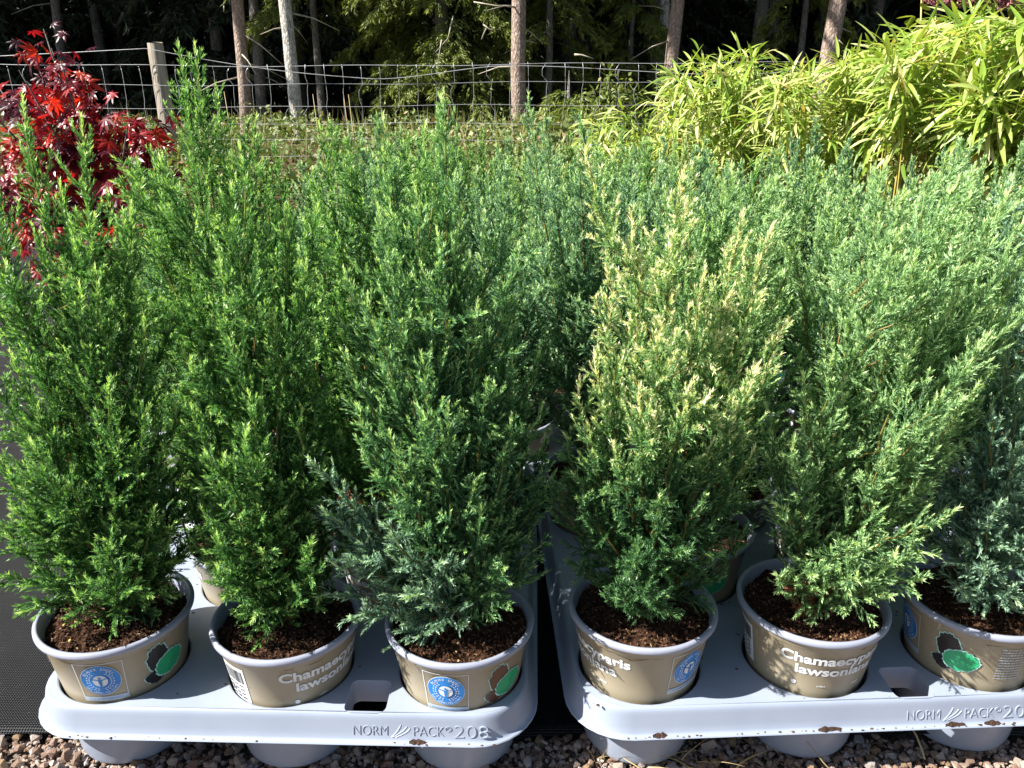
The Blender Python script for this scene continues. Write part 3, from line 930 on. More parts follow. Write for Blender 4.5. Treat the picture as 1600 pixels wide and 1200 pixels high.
me = b.mesh('gravel', smooth=False)
at = me.attributes.new('rnd', 'FLOAT', 'POINT'); at.data.foreach_set('value', np.asarray(A, np.float32))
tag(mobj('gravel', me, M['stone'], gravel), kind='stuff')

# ------------------------------------------------------------------ trays
TA = (-0.2308, 0.703 + RS, R(-1.6))
TB = (0.3095, 0.873, R(2.8))
tray0 = build_tray('A0', *TA, 'pale blue-grey plastic plant tray at the left, in front of the red maple')
trayB = build_tray('B0', *TB, 'pale blue-grey plastic plant tray at the right with bark flakes on its lip', first=tray0)
LAB_T = 'pale grey plastic plant tray deep under the massed cypresses behind the two front trays'
GR_T = 'plant trays under the massed cypresses'
back = [('A1', -0.36, 1.385, R(.6)), ('B1', 0.175, 1.42, R(1.5)), ('C0', 0.885, 0.945, R(3.2)), ('C1', 0.71, 1.45, R(1)), ('D1', 1.245, 1.47, R(2)), ('A2', -0.30, 1.89, 0), ('B2', 0.235, 1.92, 0), ('C2', 0.77, 1.95, 0), ('D2', 1.305, 1.98, 0), ('B3', 0.35, 2.42, 0), ('A3', -0.18, 2.39, 0)]
for k, x, y, a in back:
    build_tray(k, x, y, a, LAB_T, GR_T, first=tray0)

# ------------------------------------------------------------------ front plants: leaders end where the photo shows their tips
GF = 'cypresses in the front row of the two trays'
def front_plant(key, slot, pot_rot, tips, matkey, label, seed, group=GF, lift=0.0, tilt=0.0, soil=0, emblem=EMB_BLACK, pitch=0.00178, lmax=0.06, bsp=.0075, tipall=None, cat='potted conifer', fine=1.0, start=.06, nl=.0050, zcream=None, sweep=(0, 0), fill=26, fillh=.34):
    g = np.random.default_rng(seed)
    x, y = TRAYS[key](*SLOTS[slot])
    lift += .0105 if key == 'B0' else 0
    root = empty('potted_cypress', (x, y, POTZ + lift))
    tag(root, label, cat, group)
    build_pot(root, pot_rot, emblem, soil)
    o = np.array([x, y, POTZ + lift])
    stem = MB()
    for i, tp in enumerate(tips):
        tx, ty = tp[0], tp[1]
        dy = tp[2] if len(tp) > 2 else g.uniform(-.05, .035)
        opt = tp[3] if len(tp) > 3 else {}
        T = at_y(tx, ty, y + dy) - o
        h = T[2] - PLANT_H
        b0 = np.array([g.normal(0, .006), g.normal(0, .006), PLANT_H + .002 + max(0, g.uniform(0, .16) * min(1, h / .5) if i > 1 and h > .10 else 0)])
        b0[:2] += (T[:2]) * max(0, b0[2] - PLANT_H) * .5
        c = np.array([b0[0] + (T[0] - b0[0]) * .55, b0[1] + (T[1] - b0[1]) * .55, b0[2] + max(.25 * (T[2] - b0[2]), (T[2] - b0[2]) * (.42 if h > .15 else .75))])
        if h < .12: c[2] = max(c[2], b0[2] + .05)
        ta = (tipall(T, h) if tipall else 0.0)
        S = grow(b0, c, T, g, lmax=opt.get('lmax', lmax), bsp=bsp, tipall=ta, fine=fine, start=start if b0[2] - PLANT_H < .03 else .02, nl=nl, ang=opt.get('ang', .58))
        sh = mobj('shoot', wood_mesh('shoot', [S], side=False), M['twig'], root)
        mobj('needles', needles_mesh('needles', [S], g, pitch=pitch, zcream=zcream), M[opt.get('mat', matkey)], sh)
        if i < 3:
            stem.tube([(0 + .004 * i, 0, PLANT_H - .006), tuple(b0 * .5 + np.array([0, 0, (PLANT_H) * .5])), tuple(b0)] if b0[2] - PLANT_H > .01 else [(b0[0], b0[1], PLANT_H - .008), (b0[0], b0[1], PLANT_H + .012)], [.0042, .0036, .003][: 3 if b0[2] - PLANT_H > .01 else 2], 7, a=0)
    # short bushy side shoots round the middle and foot
    for i in range(fill):
        a = i * 2.4 + g.uniform(-.5, .5)
        z0 = PLANT_H + .012 + fillh * ((i + g.random()) / fill) ** 1.5
        b0 = np.array([.012 * math.cos(a), .012 * math.sin(a), z0])
        rr = g.uniform(.060, .112) * (1 - .30 * (z0 - PLANT_H) / fillh)
        T = np.array([rr * math.cos(a) + sweep[0] * (.5 + z0), rr * math.sin(a) + sweep[1], z0 + g.uniform(.05, .15)])
        c = np.array([T[0] * .75, T[1] * .75, z0 + .3 * (T[2] - z0)])
        S = grow(b0, c, T, g, lmax=lmax * .8, bsp=bsp, tipall=(tipall(T, T[2] - PLANT_H) if tipall else 0), fine=fine * .8, start=.1, nl=nl)
        sh = mobj('shoot', wood_mesh('shoot', [S], thick=.42, hue=.55, side=False), M['twig'], root)
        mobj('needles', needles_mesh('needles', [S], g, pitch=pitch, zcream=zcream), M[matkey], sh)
    mobj('stem', stem.mesh('stem'), M['twig'], root)
    return root

P1 = front_plant('A0', 0, 8, [(36, 160), (128, 192), (-30, 230), (95, 290), (10, 420), (205, 330), (20, 560, -.05), (-25, 690, -.03), (225, 500, -.03), (60, 640, -.06), (25, 800, -.06), (0, 900, -.04), (250, 690, -.02), (150, 430, -.05), (40, 955, -.06), (110, 760, -.075), (170, 600, -.07), (215, 850, -.05), (120, 930, -.07), (90, 500, .03), (250, 900, 0), (185, 760, .0), (275, 880, .0), (290, 800, .02), (265, 740, .02), (235, 930, -.05), (280, 640, .03), (-30, 820, -.02), (270, 820, -.04), (255, 700, -.04), (285, 720, .04), (240, 800, -.06), (230, 640, -.05), (265, 930, -.02), (290, 870, .05)],
    'green', 'tall bright green cypress in the leftmost pot with yellow pellets on its soil', 101, lift=.004, soil=0, sweep=(.012, 0), fill=32)
P2 = front_plant('A0', 1, 157, [(345, 415, -.04), (430, 500, -.03), (375, 235, .02), (300, 640, -.04), (490, 540, .0), (318, 800, -.05), (397, 965, -.07), (470, 420, .02), (390, 620, -.06), (500, 740, -.01), (330, 880, -.055), (445, 330, .03), (440, 800, -.06), (500, 880, .0), (350, 720, -.065), (470, 650, -.03), (290, 560, -.01), (460, 915, -.05), (410, 860, -.07), (415, 720, -.05), (305, 850, -.01), (320, 790, .02), (540, 860, .02), (535, 790, .03), (500, 930, -.03), (525, 680, .03), (355, 930, -.05)],
    'green', 'green cypress between the leftmost pot and the blue-labelled pot beside the dark gap', 102, soil=1)
P3 = front_plant('A0', 2, -9, [(592, 330, -.02), (660, 420, -.02), (575, 470, -.04), (545, 560, -.04), (488, 722, -.05, {'mat': 'silver'}), (520, 880, -.06, {'mat': 'silver'}), (510, 800, -.06, {'mat': 'silver'}), (548, 965, -.07, {'mat': 'silver'}), (720, 330, .02), (745, 480, -.01), (800, 560, .0), (845, 640, .01), (862, 745, .01), (850, 850, .0), (780, 900, -.05), (660, 560, -.06), (610, 680, -.075), (700, 640, -.07), (600, 820, -.08, {'mat': 'silver'}), (640, 930, -.085, {'mat': 'silver'}), (740, 760, -.065), (690, 880, -.08, {'mat': 'silver'}), (790, 700, -.04), (760, 600, -.03), (560, 640, -.06), (490, 790, -.02, {'mat': 'silver'}), (505, 930, -.03, {'mat': 'silver'}), (850, 690, .03), (840, 560, .03), (600, 240, .02), (650, 300, .0), (690, 160, .03), (600, 190, .03), (540, 430, .0), (800, 470, .03)],
    'mid', 'blue-green cypress in the pot just left of the dark gap between the trays', 103, soil=2, emblem=EMB_BROWN, lmax=.066)
cream_top = lambda T, h: 0.46 * min(1, max(0, (h - .16) / .10))
P4 = front_plant('B0', 0, 37, [(948, 425, -.03), (1050, 385, -.03), (1000, 405, .02), (1205, 360, .02), (1160, 340, .03), (1226, 508, -.03), (905, 600, -.03), (930, 560, -.05), (1100, 430, .0), (1180, 580, -.04), (1080, 600, -.075), (900, 745, -.03), (1175, 708, -.04), (905, 780, -.05), (1120, 868, -.06), (960, 935, -.075), (890, 880, -.03), (1000, 610, -.075), (960, 700, -.08), (1150, 640, -.05), (1050, 960, -.08), (1030, 780, -.085), (1100, 780, -.07), (1140, 470, -.01), (990, 880, -.08), (1070, 860, -.08)],
    'cream', 'cypress with cream-coloured tips in the pot just right of the dark gap', 104, soil=0, zcream=(.26, .41), lmax=.05)
P5 = front_plant('B0', 1, 109, [(1600, 345, .02), (1590, 420, -.02), (1570, 295, .05), (1525, 605, -.07, {'lmax': .045}), (1470, 620, -.075, {'lmax': .045}), (1488, 800, -.10, {'lmax': .034}), (1450, 865, -.085, {'lmax': .03}), (1440, 905, -.09, {'lmax': .03}), (1340, 430, .0), (1255, 590, -.03), (1200, 640, .0), (1430, 400, .0), (1480, 340, .03), (1500, 440, -.02), (1215, 790, -.05), (1215, 900, -.06), (1240, 690, -.06), (1430, 540, -.04), (1400, 690, -.07), (1430, 760, -.06), (1340, 850, -.085), (1390, 930, -.08), (1270, 900, -.085), (1540, 530, -.03), (1440, 470, .01), (1580, 490, .0), (1340, 900, -.09), (1490, 660, -.05), (1550, 380, .0), (1620, 560, .02), (1300, 560, -.04)],
    'pale', 'grey-green cypress leaning to the right, with brown dead twigs at its foot', 105, soil=1, lmax=.056, sweep=(.07, 0))
g5 = np.random.default_rng(55)
for (bx, by), (tx, ty) in (((-.018, -.012), (1248, 905)), ((.016, -.012), (1304, 915)), ((-.004, -.02), (1262, 930))):
    o5 = np.array(P5.location)
    T = at_y(tx, ty, o5[1] - .03) - o5
    b0 = np.array([bx, by, PLANT_H])
    S = grow(b0, (b0 + T) / 2, T, g5, lmax=.014, bsp=.005, nl=.0075, lead_nl=.008, start=.02)
    sh = mobj('dead_shoot', wood_mesh('dead_shoot', [S]), M['dead'], P5)
    sh['label'] = 'brown dead twig at the foot of the plant'
    mobj('needles', needles_mesh('dead_needles', [S], g5, pitch=.003, spread=1.0), M['dead'], sh)
P6 = front_plant('B0', 2, -94, [(1575, 528, .0), (1605, 590, -.02), (1550, 640, -.03), (1640, 540, .02), (1500, 700, -.02), (1510, 850, -.04), (1503, 925, -.06), (1690, 600, .0), (1560, 790, -.07), (1590, 700, -.06), (1660, 720, -.06), (1590, 940, -.085), (1620, 850, -.08), (1540, 890, -.07), (1700, 800, -.03), (1480, 800, -.01)],
    'silver', 'short silvery blue-green cypress in the pot cut by the picture edge', 106, soil=2, lmax=.05)
G2 = 'cypresses in the second row of the two front trays'
front_plant('A0', 3, 12, [(280, 78), (305, 78), (338, 140), (230, 320), (255, 245), (400, 190), (360, 250), (205, 258), (300, 420, -.05), (250, 520, -.04), (330, 350, -.04), (390, 450, -.05), (270, 660, -.04), (235, 760, -.03), (250, 820, -.03), (225, 690, -.02), (240, 610, .0), (215, 540, .02), (300, 740, -.05), (285, 850, -.04)],
    'green', 'tallest green cypress, its twin tips rising in front of the fence post', 111, G2, soil=1, sweep=(-.02, -.01), fill=44, fillh=.40, pitch=.0022, fine=.9)
front_plant('A0', 4, 75, [(500, 200), (545, 250), (692, 148), (664, 200), (620, 260), (718, 340), (780, 370), (590, 330), (540, 400), (640, 420, -.05), (700, 470, -.05), (600, 520, -.05), (805, 470)],
    'green', 'tall green cypress behind the pair of pots left of the dark gap', 112, G2, soil=2, fill=32, fillh=.40, pitch=.0022, fine=.9)
front_plant('B0', 3, -42, [(1080, 262), (1040, 300), (1130, 290), (1190, 330), (1000, 330), (1240, 400), (950, 400), (1100, 420, -.05), (1180, 480, -.05), (1060, 520, -.05), (1250, 560)],
    'pale', 'grey-green cypress right behind the cream-tipped one', 113, G2, soil=0, fill=30, fillh=.36, pitch=.0022, fine=.9, tipall=None)
front_plant('B0', 4, 60, [(1380, 262), (1450, 280), (1520, 265), (1580, 280), (1310, 330), (1620, 330), (1240, 380), (1480, 350, -.03), (1550, 360, -.03), (1300, 520, -.05), (1640, 420), (1400, 400, -.03)],
    'pale', 'pale feathery cypress behind the leaning grey-green one, its plumes swept the same way', 114, G2, soil=1, sweep=(.06, 0), fill=30, fillh=.36, pitch=.0022, fine=.9)
front_plant('B0', 5, 10, [(826, 152), (850, 190), (905, 235), (985, 240), (1030, 262), (880, 300), (940, 330), (830, 330), (860, 420, -.04), (930, 470, -.04), (880, 560, -.04)],
    'blue', 'dark blue-green cypress with a long tip leaning left beside the pinkish trunk', 115, 'cypresses in the third row of the right front tray', soil=2, pitch=.0021, fine=.85)

# ------------------------------------------------------------------ massed plants behind: a few forms, copied
def form(matkey, seed, H, spread, n=19, tipall=0.0):
    g = np.random.default_rng(seed)
    root = empty('potted_cypress', (0, 0, -50))
    build_pot(root, 20, EMB_BLACK, seed, labels=True)
    shoots = []
    for i in range(n):
        a = i * 2.4 + g.uniform(-.4, .4)
        hr = (1.0 if i == 0 else g.uniform(.55, .95))
        rr = spread * (0.15 if i == 0 else g.uniform(.5, 1.1))
        T = np.array([rr * math.cos(a), rr * math.sin(a), PLANT_H + H * hr])
        b0 = np.array([.01 * math.cos(a), .01 * math.sin(a), PLANT_H + (0 if i < 4 else g.uniform(0, .12))])
        c = np.array([T[0] * .75, T[1] * .75, b0[2] + (T[2] - b0[2]) * .45])
        if i >= n - 8:      # bushy foot
            T = np.array([.10 * math.cos(a), .10 * math.sin(a), PLANT_H + g.uniform(.07, .22)]); b0[2] = PLANT_H + g.uniform(.01, .06)
        c = np.array([T[0] * .75, T[1] * .75, b0[2] + (T[2] - b0[2]) * .45])
        shoots.append(grow(b0, c, T, g, lmax=.062, bsp=.0095, fine=.75, start=.03, tipall=tipall * (hr > .6), lead_nl=.0092, nl=.0062))
    mobj('stem', wood_mesh('stem', shoots, side=False), M['twig'], root)
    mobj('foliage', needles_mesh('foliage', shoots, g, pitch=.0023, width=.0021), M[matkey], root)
    return root
FORMS = [('green', form('green', 201, .41, .085)), ('blue', form('blue', 202, .37, .09)), ('pale', form('pale', 203, .39, .10)), ('cream', form('cream', 204, .38, .085, tipall=.24)), ('blue', form('blue', 205, .42, .085)), ('pale', form('pale', 206, .35, .105))]
WORDS = {'green': 'green', 'blue': 'blue-green', 'pale': 'grey-green', 'cream': 'cream-tipped'}
WHERE = {'A': 'behind the left tray', 'B': 'behind the right tray', 'C': 'below the bamboo', 'D': 'at the far right'}
used = [False] * len(FORMS)
def place_form(fi, x, y, label, group):
    k, f = FORMS[fi]
    o = f if not used[fi] else copy_tree(f)
    used[fi] = True
    s = rnd.uniform(.92, 1.08)
    o.location = (x, y, POTZ); o.rotation_euler = (0, 0, rnd.uniform(0, 6.28)); o.scale = (1, 1, s)
    tag(o, label, 'potted conifer', group)
    return o
slots_back = [('A0', 5), ('A0', 6), ('A0', 7), ('B0', 6), ('B0', 7)]
for k in ('A1', 'A2', 'B1', 'B2', 'B3', 'A3', 'C0', 'C1', 'C2', 'D1', 'D2'):
    slots_back += [(k, i) for i in range(8)]
for k, i in slots_back:
    x, y = TRAYS[k](*SLOTS[i])
    pick = {'A': [0, 0, 1, 4, 3, 0], 'B': [1, 2, 4, 5, 3, 0, 2] if k[1] in '23' else [1, 2, 4, 5, 0, 2], 'C': [2, 5, 1, 2, 4, 5], 'D': [2, 5, 2, 1]}[k[0]]
    fi = pick[rnd.randrange(len(pick))]
    kind = FORMS[fi][0]
    part = {'0': 'close behind the front rows', '1': 'in the middle', '2': 'towards the far edge', '3': 'at the far edge'}[k[1]]
    place_form(fi, x, y, '%s cypress %s of the massed plants %s' % (WORDS[kind], part, WHERE[k[0]]), 'massed %s cypresses %s %s' % (WORDS[kind], part, WHERE[k[0]]))

# ------------------------------------------------------------------ yellow pellets, bark flakes, straw
def pellet(x, y, parent):
    b = MB(); b.lathe([(0.0, -.0016)] + [(.0017 * math.sin(a), -.0017 * math.cos(a)) for a in np.linspace(.3, 2.84, 7)] + [(0.0, .0016)], 12)
    o = mobj('fertiliser_pellet', b.mesh('fertiliser_pellet'), M['pellet'])
    o.location = (x, y, parent.location.z + .1325)
    return o
lx, ly = P1.location.x, P1.location.y
for k, (dx, dy, lab) in enumerate(((-.046, -.018, 'yellow fertiliser pellet on the soil close to the pot rim'), (-.027, -.043, 'yellow fertiliser pellet lying alone on the sunlit soil'), (-.014, .006, 'yellow fertiliser pellet under the lowest needles'))):
    tag(pellet(lx + dx, ly + dy, P1), lab, 'pellet', 'yellow pellets in the leftmost pot')
def spilled_soil(tray, n, seed):
    r2 = random.Random(seed); b = MB(); A = []
    tries = 0
    while tries < n:
        tries += 1
        if r2.random() < .32:
            x, y, z = r2.uniform(-TW + .02, TW - .02), -TD - r2.uniform(.0062, .0088), .0690
        else:
            x, y, z = r2.uniform(-TW + .01, TW - .01), r2.uniform(-TD + .004, TD * .3), TZ + .0003
            if any(math.hypot(x - sx, y - sy) < HOLE + .004 for sx, sy in SLOTS) or any(min(p[0] for p in q) < x < max(p[0] for p in q) and min(p[1] for p in q) < y < max(p[1] for p in q) for q in NOTCHES): continue
        L = r2.uniform(.0008, .0028); h = L * r2.uniform(.3, .6); k = 5; a0 = r2.uniform(0, 6.28)
        st = r2.uniform(.35, 1)
        V = [(x + L * math.cos(a0 + 6.283 * i / k) * r2.uniform(.6, 1), y + L * st * math.sin(a0 + 6.283 * i / k) * r2.uniform(.6, 1), z) for i in range(k)] + [(x, y, z + h)]
        b.add(V, [(i, (i + 1) % k, k) for i in range(k)]); A += [r2.uniform(.0, .55)] * (k + 1)
    me = b.mesh('spilled_soil', smooth=False)
    at = me.attributes.new('rnd', 'FLOAT', 'POINT'); at.data.foreach_set('value', np.asarray(A, np.float32))
    tag(mobj('spilled_soil', me, M['chip'], tray), kind='stuff')
spilled_soil(tray0, 90, 5)
spilled_soil(trayB, 230, 6)
def flake(px, y, L, lab, key, dz=0.0):
    fr = TRAYS[key]
    r2 = random.Random(int(px))
    b = MB(); n = 7
    top = [(-L / 2 + L * i / n, r2.uniform(.002, .005) * math.sin(math.pi * (i + .4) / (n + .8)), 0.0) for i in range(n + 1)]
    V = [(x, -yy * .6, 0) for x, yy, _ in top] + [(x, yy, .001) for x, yy, _ in top] + [(x, yy * .3, .0016 + yy * .6 + r2.uniform(0, .001)) for x, yy, _ in top]
    F = []
    for i in range(n):
        F += [(i, i + 1, 2 * n + 3 + i, 2 * n + 2 + i), (2 * n + 2 + i, 2 * n + 3 + i, n + 2 + i, n + 1 + i), (n + 1 + i, n + 2 + i, i + 1, i)]
    b.add(V, F)
    o = mobj('bark_flake', b.mesh('bark_flake', smooth=False), M['flake'])
    # lip of the tray: find the local x whose picture column is px
    x0 = min(np.linspace(-.24, .24, 400), key=lambda q: abs((fr(q, -TD - .007)[0]) / (fr(q, -TD - .007)[1] * CP + (CAM_H - .066) * SP) * FPX + 800 - px))
    X, Y = fr(x0, -TD - .0072)
    o.location = (X, Y, .0690); o.rotation_euler = (0, 0, r2.uniform(-.1, .1) + (R(2.8) if key == 'B0' else R(-1.6)))
    tag(o, lab, 'bark flake', 'bark flakes on the tray lips')
flake(653, 0, .016, 'brown bark flake on the left tray lip below the word PACK', 'A0')
flake(1030, 0, .014, 'dark bark flake on the right tray lip under the cream-tipped plant', 'B0')
flake(1295, 0, .024, 'largest reddish bark flake on the right tray lip below the lettered pot', 'B0')
flake(1492, 0, .020, 'brown bark flake on the right tray lip under the leaf strokes', 'B0')
flake(1548, 0, .016, 'brown bark flake on the right tray lip nearest the number 208', 'B0')

def blade_mesh(L, W, bend, seed, n=7):
    r2 = random.Random(seed)
    V, F = [], []
    for i in range(n + 1):
        t = i / n
        x = L * t
        z = bend * L * math.sin(t * math.pi * .6) + r2.uniform(-.001, .001)
        y = .05 * L * math.sin(t * 3 + seed)
        wd = W * (1 - .8 * t ** 2)
        V += [(x, y - wd / 2, z), (x, y, z + wd * .3), (x, y + wd / 2, z)]
    for i in range(n):
        for j in range(2): F.append((i * 3 + j, i * 3 + j + 1, i * 3 + 4 + j, i * 3 + 3 + j))
    b = MB(); b.add(V, F); return b.mesh('blade')
tuft = empty('dry_grass_tuft', (0.098, 0.665, 0.004))
tag(tuft, 'tuft of dry straw-coloured grass in the gravel under the right tray corner', 'dry grass')
BL = [blade_mesh(.055, .0016, .1, 1), blade_mesh(.075, .0013, .25, 2), blade_mesh(.045, .002, .0, 3), blade_mesh(.1, .0014, .18, 4)]
for b_ in BL: b_.materials.append(M['straw'])
def blade(parent, k, loc, rot, sc_=1.0):
    o = link(bpy.data.objects.new('blade', BL[k % 4]), parent); o.location = loc; o.rotation_euler = rot; o.scale = (sc_,) * 3
    return o
for i in range(9):
    blade(tuft, i, (rnd.uniform(-.012, .02), rnd.uniform(-.012, .01), 0), (0, -R(rnd.uniform(35, 85)), rnd.uniform(0, 6.28)), rnd.uniform(.5, .9))
for i in range(9):
    blade(tuft, i, (rnd.uniform(0, .10), rnd.uniform(-.03, -.008), .008), (0, -R(rnd.uniform(0, 14)), R(rnd.uniform(-40, 40) + (180 if i % 3 == 0 else 0))), rnd.uniform(.6, 1.1))
for i, (x, y, lab) in enumerate(((.235, .640, 'dry grass stalk lying on the gravel in front of the lettered pot'), (.335, .636, 'dry grass stalk lying on the gravel under the leaning cypress'), (.462, .640, 'broad tan straw on the gravel near the number 208'), (.43, .655, 'short dry stalk leaning on the right tray cup'))):
    o = mobj('straw', BL[i], None)
    o.location = (x, y, .012); o.rotation_euler = (0, -R(8), R((30, 150, -25, 100)[i])); o.scale = (.75, 1.6, 1)
    tag(o, lab, 'straw', 'straws on the gravel')

# ------------------------------------------------------------------ fence
FY = 6.26
fence = empty('wire_fence', (0, FY, 0))
tag(fence, 'galvanised sheep-wire fence on wooden posts in front of the dark forest', 'fence')
def post_mesh():
    b = MB()
    zs = np.linspace(-.02, .955, 14)
    b.tube([(0.004 * math.sin(z * 5), 0, z) for z in zs], [.060 - .006 * z + .0015 * math.sin(z * 31) for z in zs], 16, cap=False)
    top = [(.056 * math.cos(2 * math.pi * j / 16), .056 * math.sin(2 * math.pi * j / 16), .956 + .003 * math.cos(j)) for j in range(16)]
    b.add(top + [(0, 0, .962)], [(j, (j + 1) % 16, 16) for j in range(16)])
    me = b.mesh('post'); shade_angle(me, 45); me.materials.append(M['post']); return me
PM = post_mesh()
for x in (-7.3, -2.585, 3.15, 7.9):
    o = mobj('post', PM, None, fence); o.location = (x, .065, 0)
WZ = [.81, .68, .52, .392, .28, .155, .04]
def wave(x, k): return .012 * math.sin(.9 * x + k) + .005 * math.sin(4.1 * x + 2 * k)
XS = np.linspace(-7.3, 7.9, 180)
for k, z in enumerate(WZ):
    b = MB(); b.tube([(x, .004 * math.sin(3 * x + k), z + wave(x, k * .7)) for x in XS], .0016 if k else .0020, 5)
    mobj('line_wire', b.mesh('line_wire'), M['wire'], fence)
b = MB()
pts = []
for x in XS:
    anchors = [(-7.3, .78), (-2.62, .915), (-1.0, .71), (-.0, .80), (1.6, .74), (3.15, .88), (7.9, .85)]
    xa = [a[0] for a in anchors]; za = [a[1] for a in anchors]
    i = max(0, min(len(xa) - 2, int(np.searchsorted(xa, x) - 1)))
    t = (x - xa[i]) / (xa[i + 1] - xa[i]); t = t * t * (3 - 2 * t) if i in (2, 3, 4) else t
    pts.append((x, -.02, za[i] + (za[i + 1] - za[i]) * t + (-.03 * math.sin(math.pi * t) if i in (0, 1) else 0)))
b.tube(pts, .0023, 5)
mobj('loose_strand', b.mesh('loose_strand'), M['wire'], fence)
def stay_mesh(seed):
    r2 = random.Random(seed); b = MB(); pts = []
    for k in range(len(WZ) - 1):
        kink = r2.uniform(-.010, .010) if r2.random() < .85 else r2.choice((-.035, .035))
        dx = (0.02 if k % 2 else -.004) * (1 + .4 * r2.random())
        for t in (0, .33, .66):
            pts.append((dx * k * .3 + kink * math.sin(t * math.pi), .003, WZ[k] + (WZ[k + 1] - WZ[k]) * t))
    pts.append((pts[-1][0] + .015, .003, WZ[-1]))
    b.tube(pts, .0015, 4); me = b.mesh('stay_wire'); me.materials.append(M['wire']); return me
STAY = [stay_mesh(s) for s in range(7)]
x = -5.0
while x < 5.2:
    o = mobj('stay_wire', STAY[rnd.randrange(7)], None, fence)
    o.location = (x, 0, wave(x, 1)); x += .134 + rnd.uniform(-.006, .006)

# ------------------------------------------------------------------ trees
def foliage_quads(P, D, L, W, g):
    """P base points, D directions -> diamonds"""
    n = len(P)
    u = perp(D, g.uniform(0, 6.28, n))
    mid = P + D * (L * .45)[:, None]
    return np.stack([P, mid + u * (W / 2)[:, None], P + D * L[:, None], mid - u * (W / 2)[:, None]], 1)
def foliage_tris(P, D, L, W, g):
    u = perp(D, g.uniform(0, 6.28, len(P)))
    return np.stack([P + u * (W / 2)[:, None], P + D * L[:, None], P - u * (W / 2)[:, None]], 1)
def spruce_crown(name, z0, z1, Rm, nb, ntw, nq, ql, qw, seed, droop=.45, low=1.0, shape=.8):
    g = np.random.default_rng(seed)
    out, tips = [], []
    for i in range(nb):
        f = (i + g.uniform(0, 1)) / nb
        f = f ** 1.15
        z = z0 + (z1 - z0) * f
        L = Rm * ((1 - f) ** shape) * g.uniform(.65, 1.12) + .15
        a = g.uniform(0, 6.28)
        d = np.array([math.cos(a), math.sin(a), 0])
        t = np.sqrt(g.uniform(.06, 1.0, ntw))
        B = d * (t * L)[:, None] + np.array([0, 0, z]) + np.stack([0 * t, 0 * t, .16 * t * L - droop * L * t ** 2], 1)
        sd = np.array([-d[1], d[0], 0])
        sgn = np.where(g.random(ntw) < .5, -1, 1)
        tl = np.minimum(.45, .30 * L * (1.15 - t) + .10) * g.uniform(.6, 1.2, ntw)
        td = unit(d * .55 + sd * (sgn * g.uniform(.3, 1, ntw))[:, None] + np.stack([0 * t, 0 * t, -g.uniform(.15, .9, ntw)], 1))
        k = np.repeat(np.arange(ntw), nq)
        s = g.uniform(.05, 1, len(k))
        P = B[k] + td[k] * (tl[k] * s)[:, None] + g.normal(0, .012, (len(k), 3)) + np.stack([0 * s, 0 * s, -.12 * tl[k] * s ** 2], 1)
        D = unit(td[k] + g.normal(0, .40, (len(k), 3)) + np.array([0, 0, -.30]))
        out.append(foliage_tris(P, D, ql * g.uniform(.6, 1.3, len(k)), qw * g.uniform(.7, 1.3, len(k)), g))
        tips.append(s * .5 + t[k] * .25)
    V4 = np.concatenate(out); tp = np.concatenate(tips)
    return tris_mesh(name, V4, {'tip': tp, 'rnd': g.uniform(-.5, .5, len(tp))})
def trunk_mesh(r0, H, seed, stubs=0, n=14, bow=0.0):
    r2 = random.Random(seed); b = MB()
    zs = [-.1, 0, .15, .4] + list(np.linspace(.8, H, 16))
    b.tube([(.25 * r0 * math.sin(z * .9 + seed) * min(1, z) + bow * z * z, .2 * r0 * math.sin(z * .7 + 2 * seed), z) for z in zs],
           [r0 * (1.25 if z < .1 else 1.08 if z < .3 else 1) * (1 - .75 * z / H) for z in zs], n)
    for _ in range(stubs):
        z = r2.uniform(.7, 3.4); a = r2.uniform(0, 6.28); L = r2.uniform(.15, .7)
        d = Vector((math.cos(a), math.sin(a), r2.uniform(-.5, .1)))
        p = Vector((0, 0, z))
        b.tube([p + d * r0 * .7, p + d * L * .5, p + d * L + Vector((0, 0, -.12 * L))], [.012, .008, .003], 5, m=1)
    me = b.mesh('trunk'); return me
HIGH = [spruce_crown('crown', 6.0, 13.5, 2.0, 90, 15, 5, .30, .13, s) for s in (301, 302)]
LOW = [spruce_crown('crown', 0.9, 12.0, 2.0, 125, 20, 10, .16, .048, s, droop=.55) for s in (303, 304)]
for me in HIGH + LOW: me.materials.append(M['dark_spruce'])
GT = 'trees at the edge of the dark forest'
def tree(name, Y, xb, xt, wpx, bark, label, crown, seed, H=13.5, stubs=6, group=GT, cat='tree'):
    d0 = Y * CP + CAM_H * SP; zt = CAM_H + .088 * Y; dt = .906 * Y
    X0, Xt = (xb - 800) * d0 / FPX, (xt - 800) * dt / FPX
    lean = (Xt - X0) / zt
    r0 = wpx * d0 / FPX / 2 * 1.06
    t = empty(name, (X0, Y, 0))
    tag(t, label, cat, group)
    me = trunk_mesh(r0, H, seed, stubs)
    tr = mobj('trunk', me, [M[bark], M['bark_dead']], t)
    tr.rotation_euler = (0, math.atan(lean) , 0)
    if crown is not None:
        c = mobj('crown', crown, None, t); c.location = (lean * 7, 0, 0); c.rotation_euler = (0, 0, rnd.uniform(0, 6.28))
    return t
tree('pine_tree', 11.5, 386, 369, 18, 'bark_pink', 'reddish-brown trunk just left of the pale speckled trunk', HIGH[0], 1)
tree('pine_tree', 13.2, 411, 398, 16, 'bark_grey', 'grey shaded trunk between the reddish and the pale speckled trunks', HIGH[1], 2)
tree('birch_tree', 11.0, 467, 447, 19, 'bark_pale', 'brightest pale speckled trunk right of the fence post', HIGH[0], 3, stubs=9)
tree('pine_tree', 10.7, 811, 813, 22, 'bark_pink', 'straight pinkish trunk at the centre beside the hanging spruce branches', HIGH[1], 4, stubs=7)
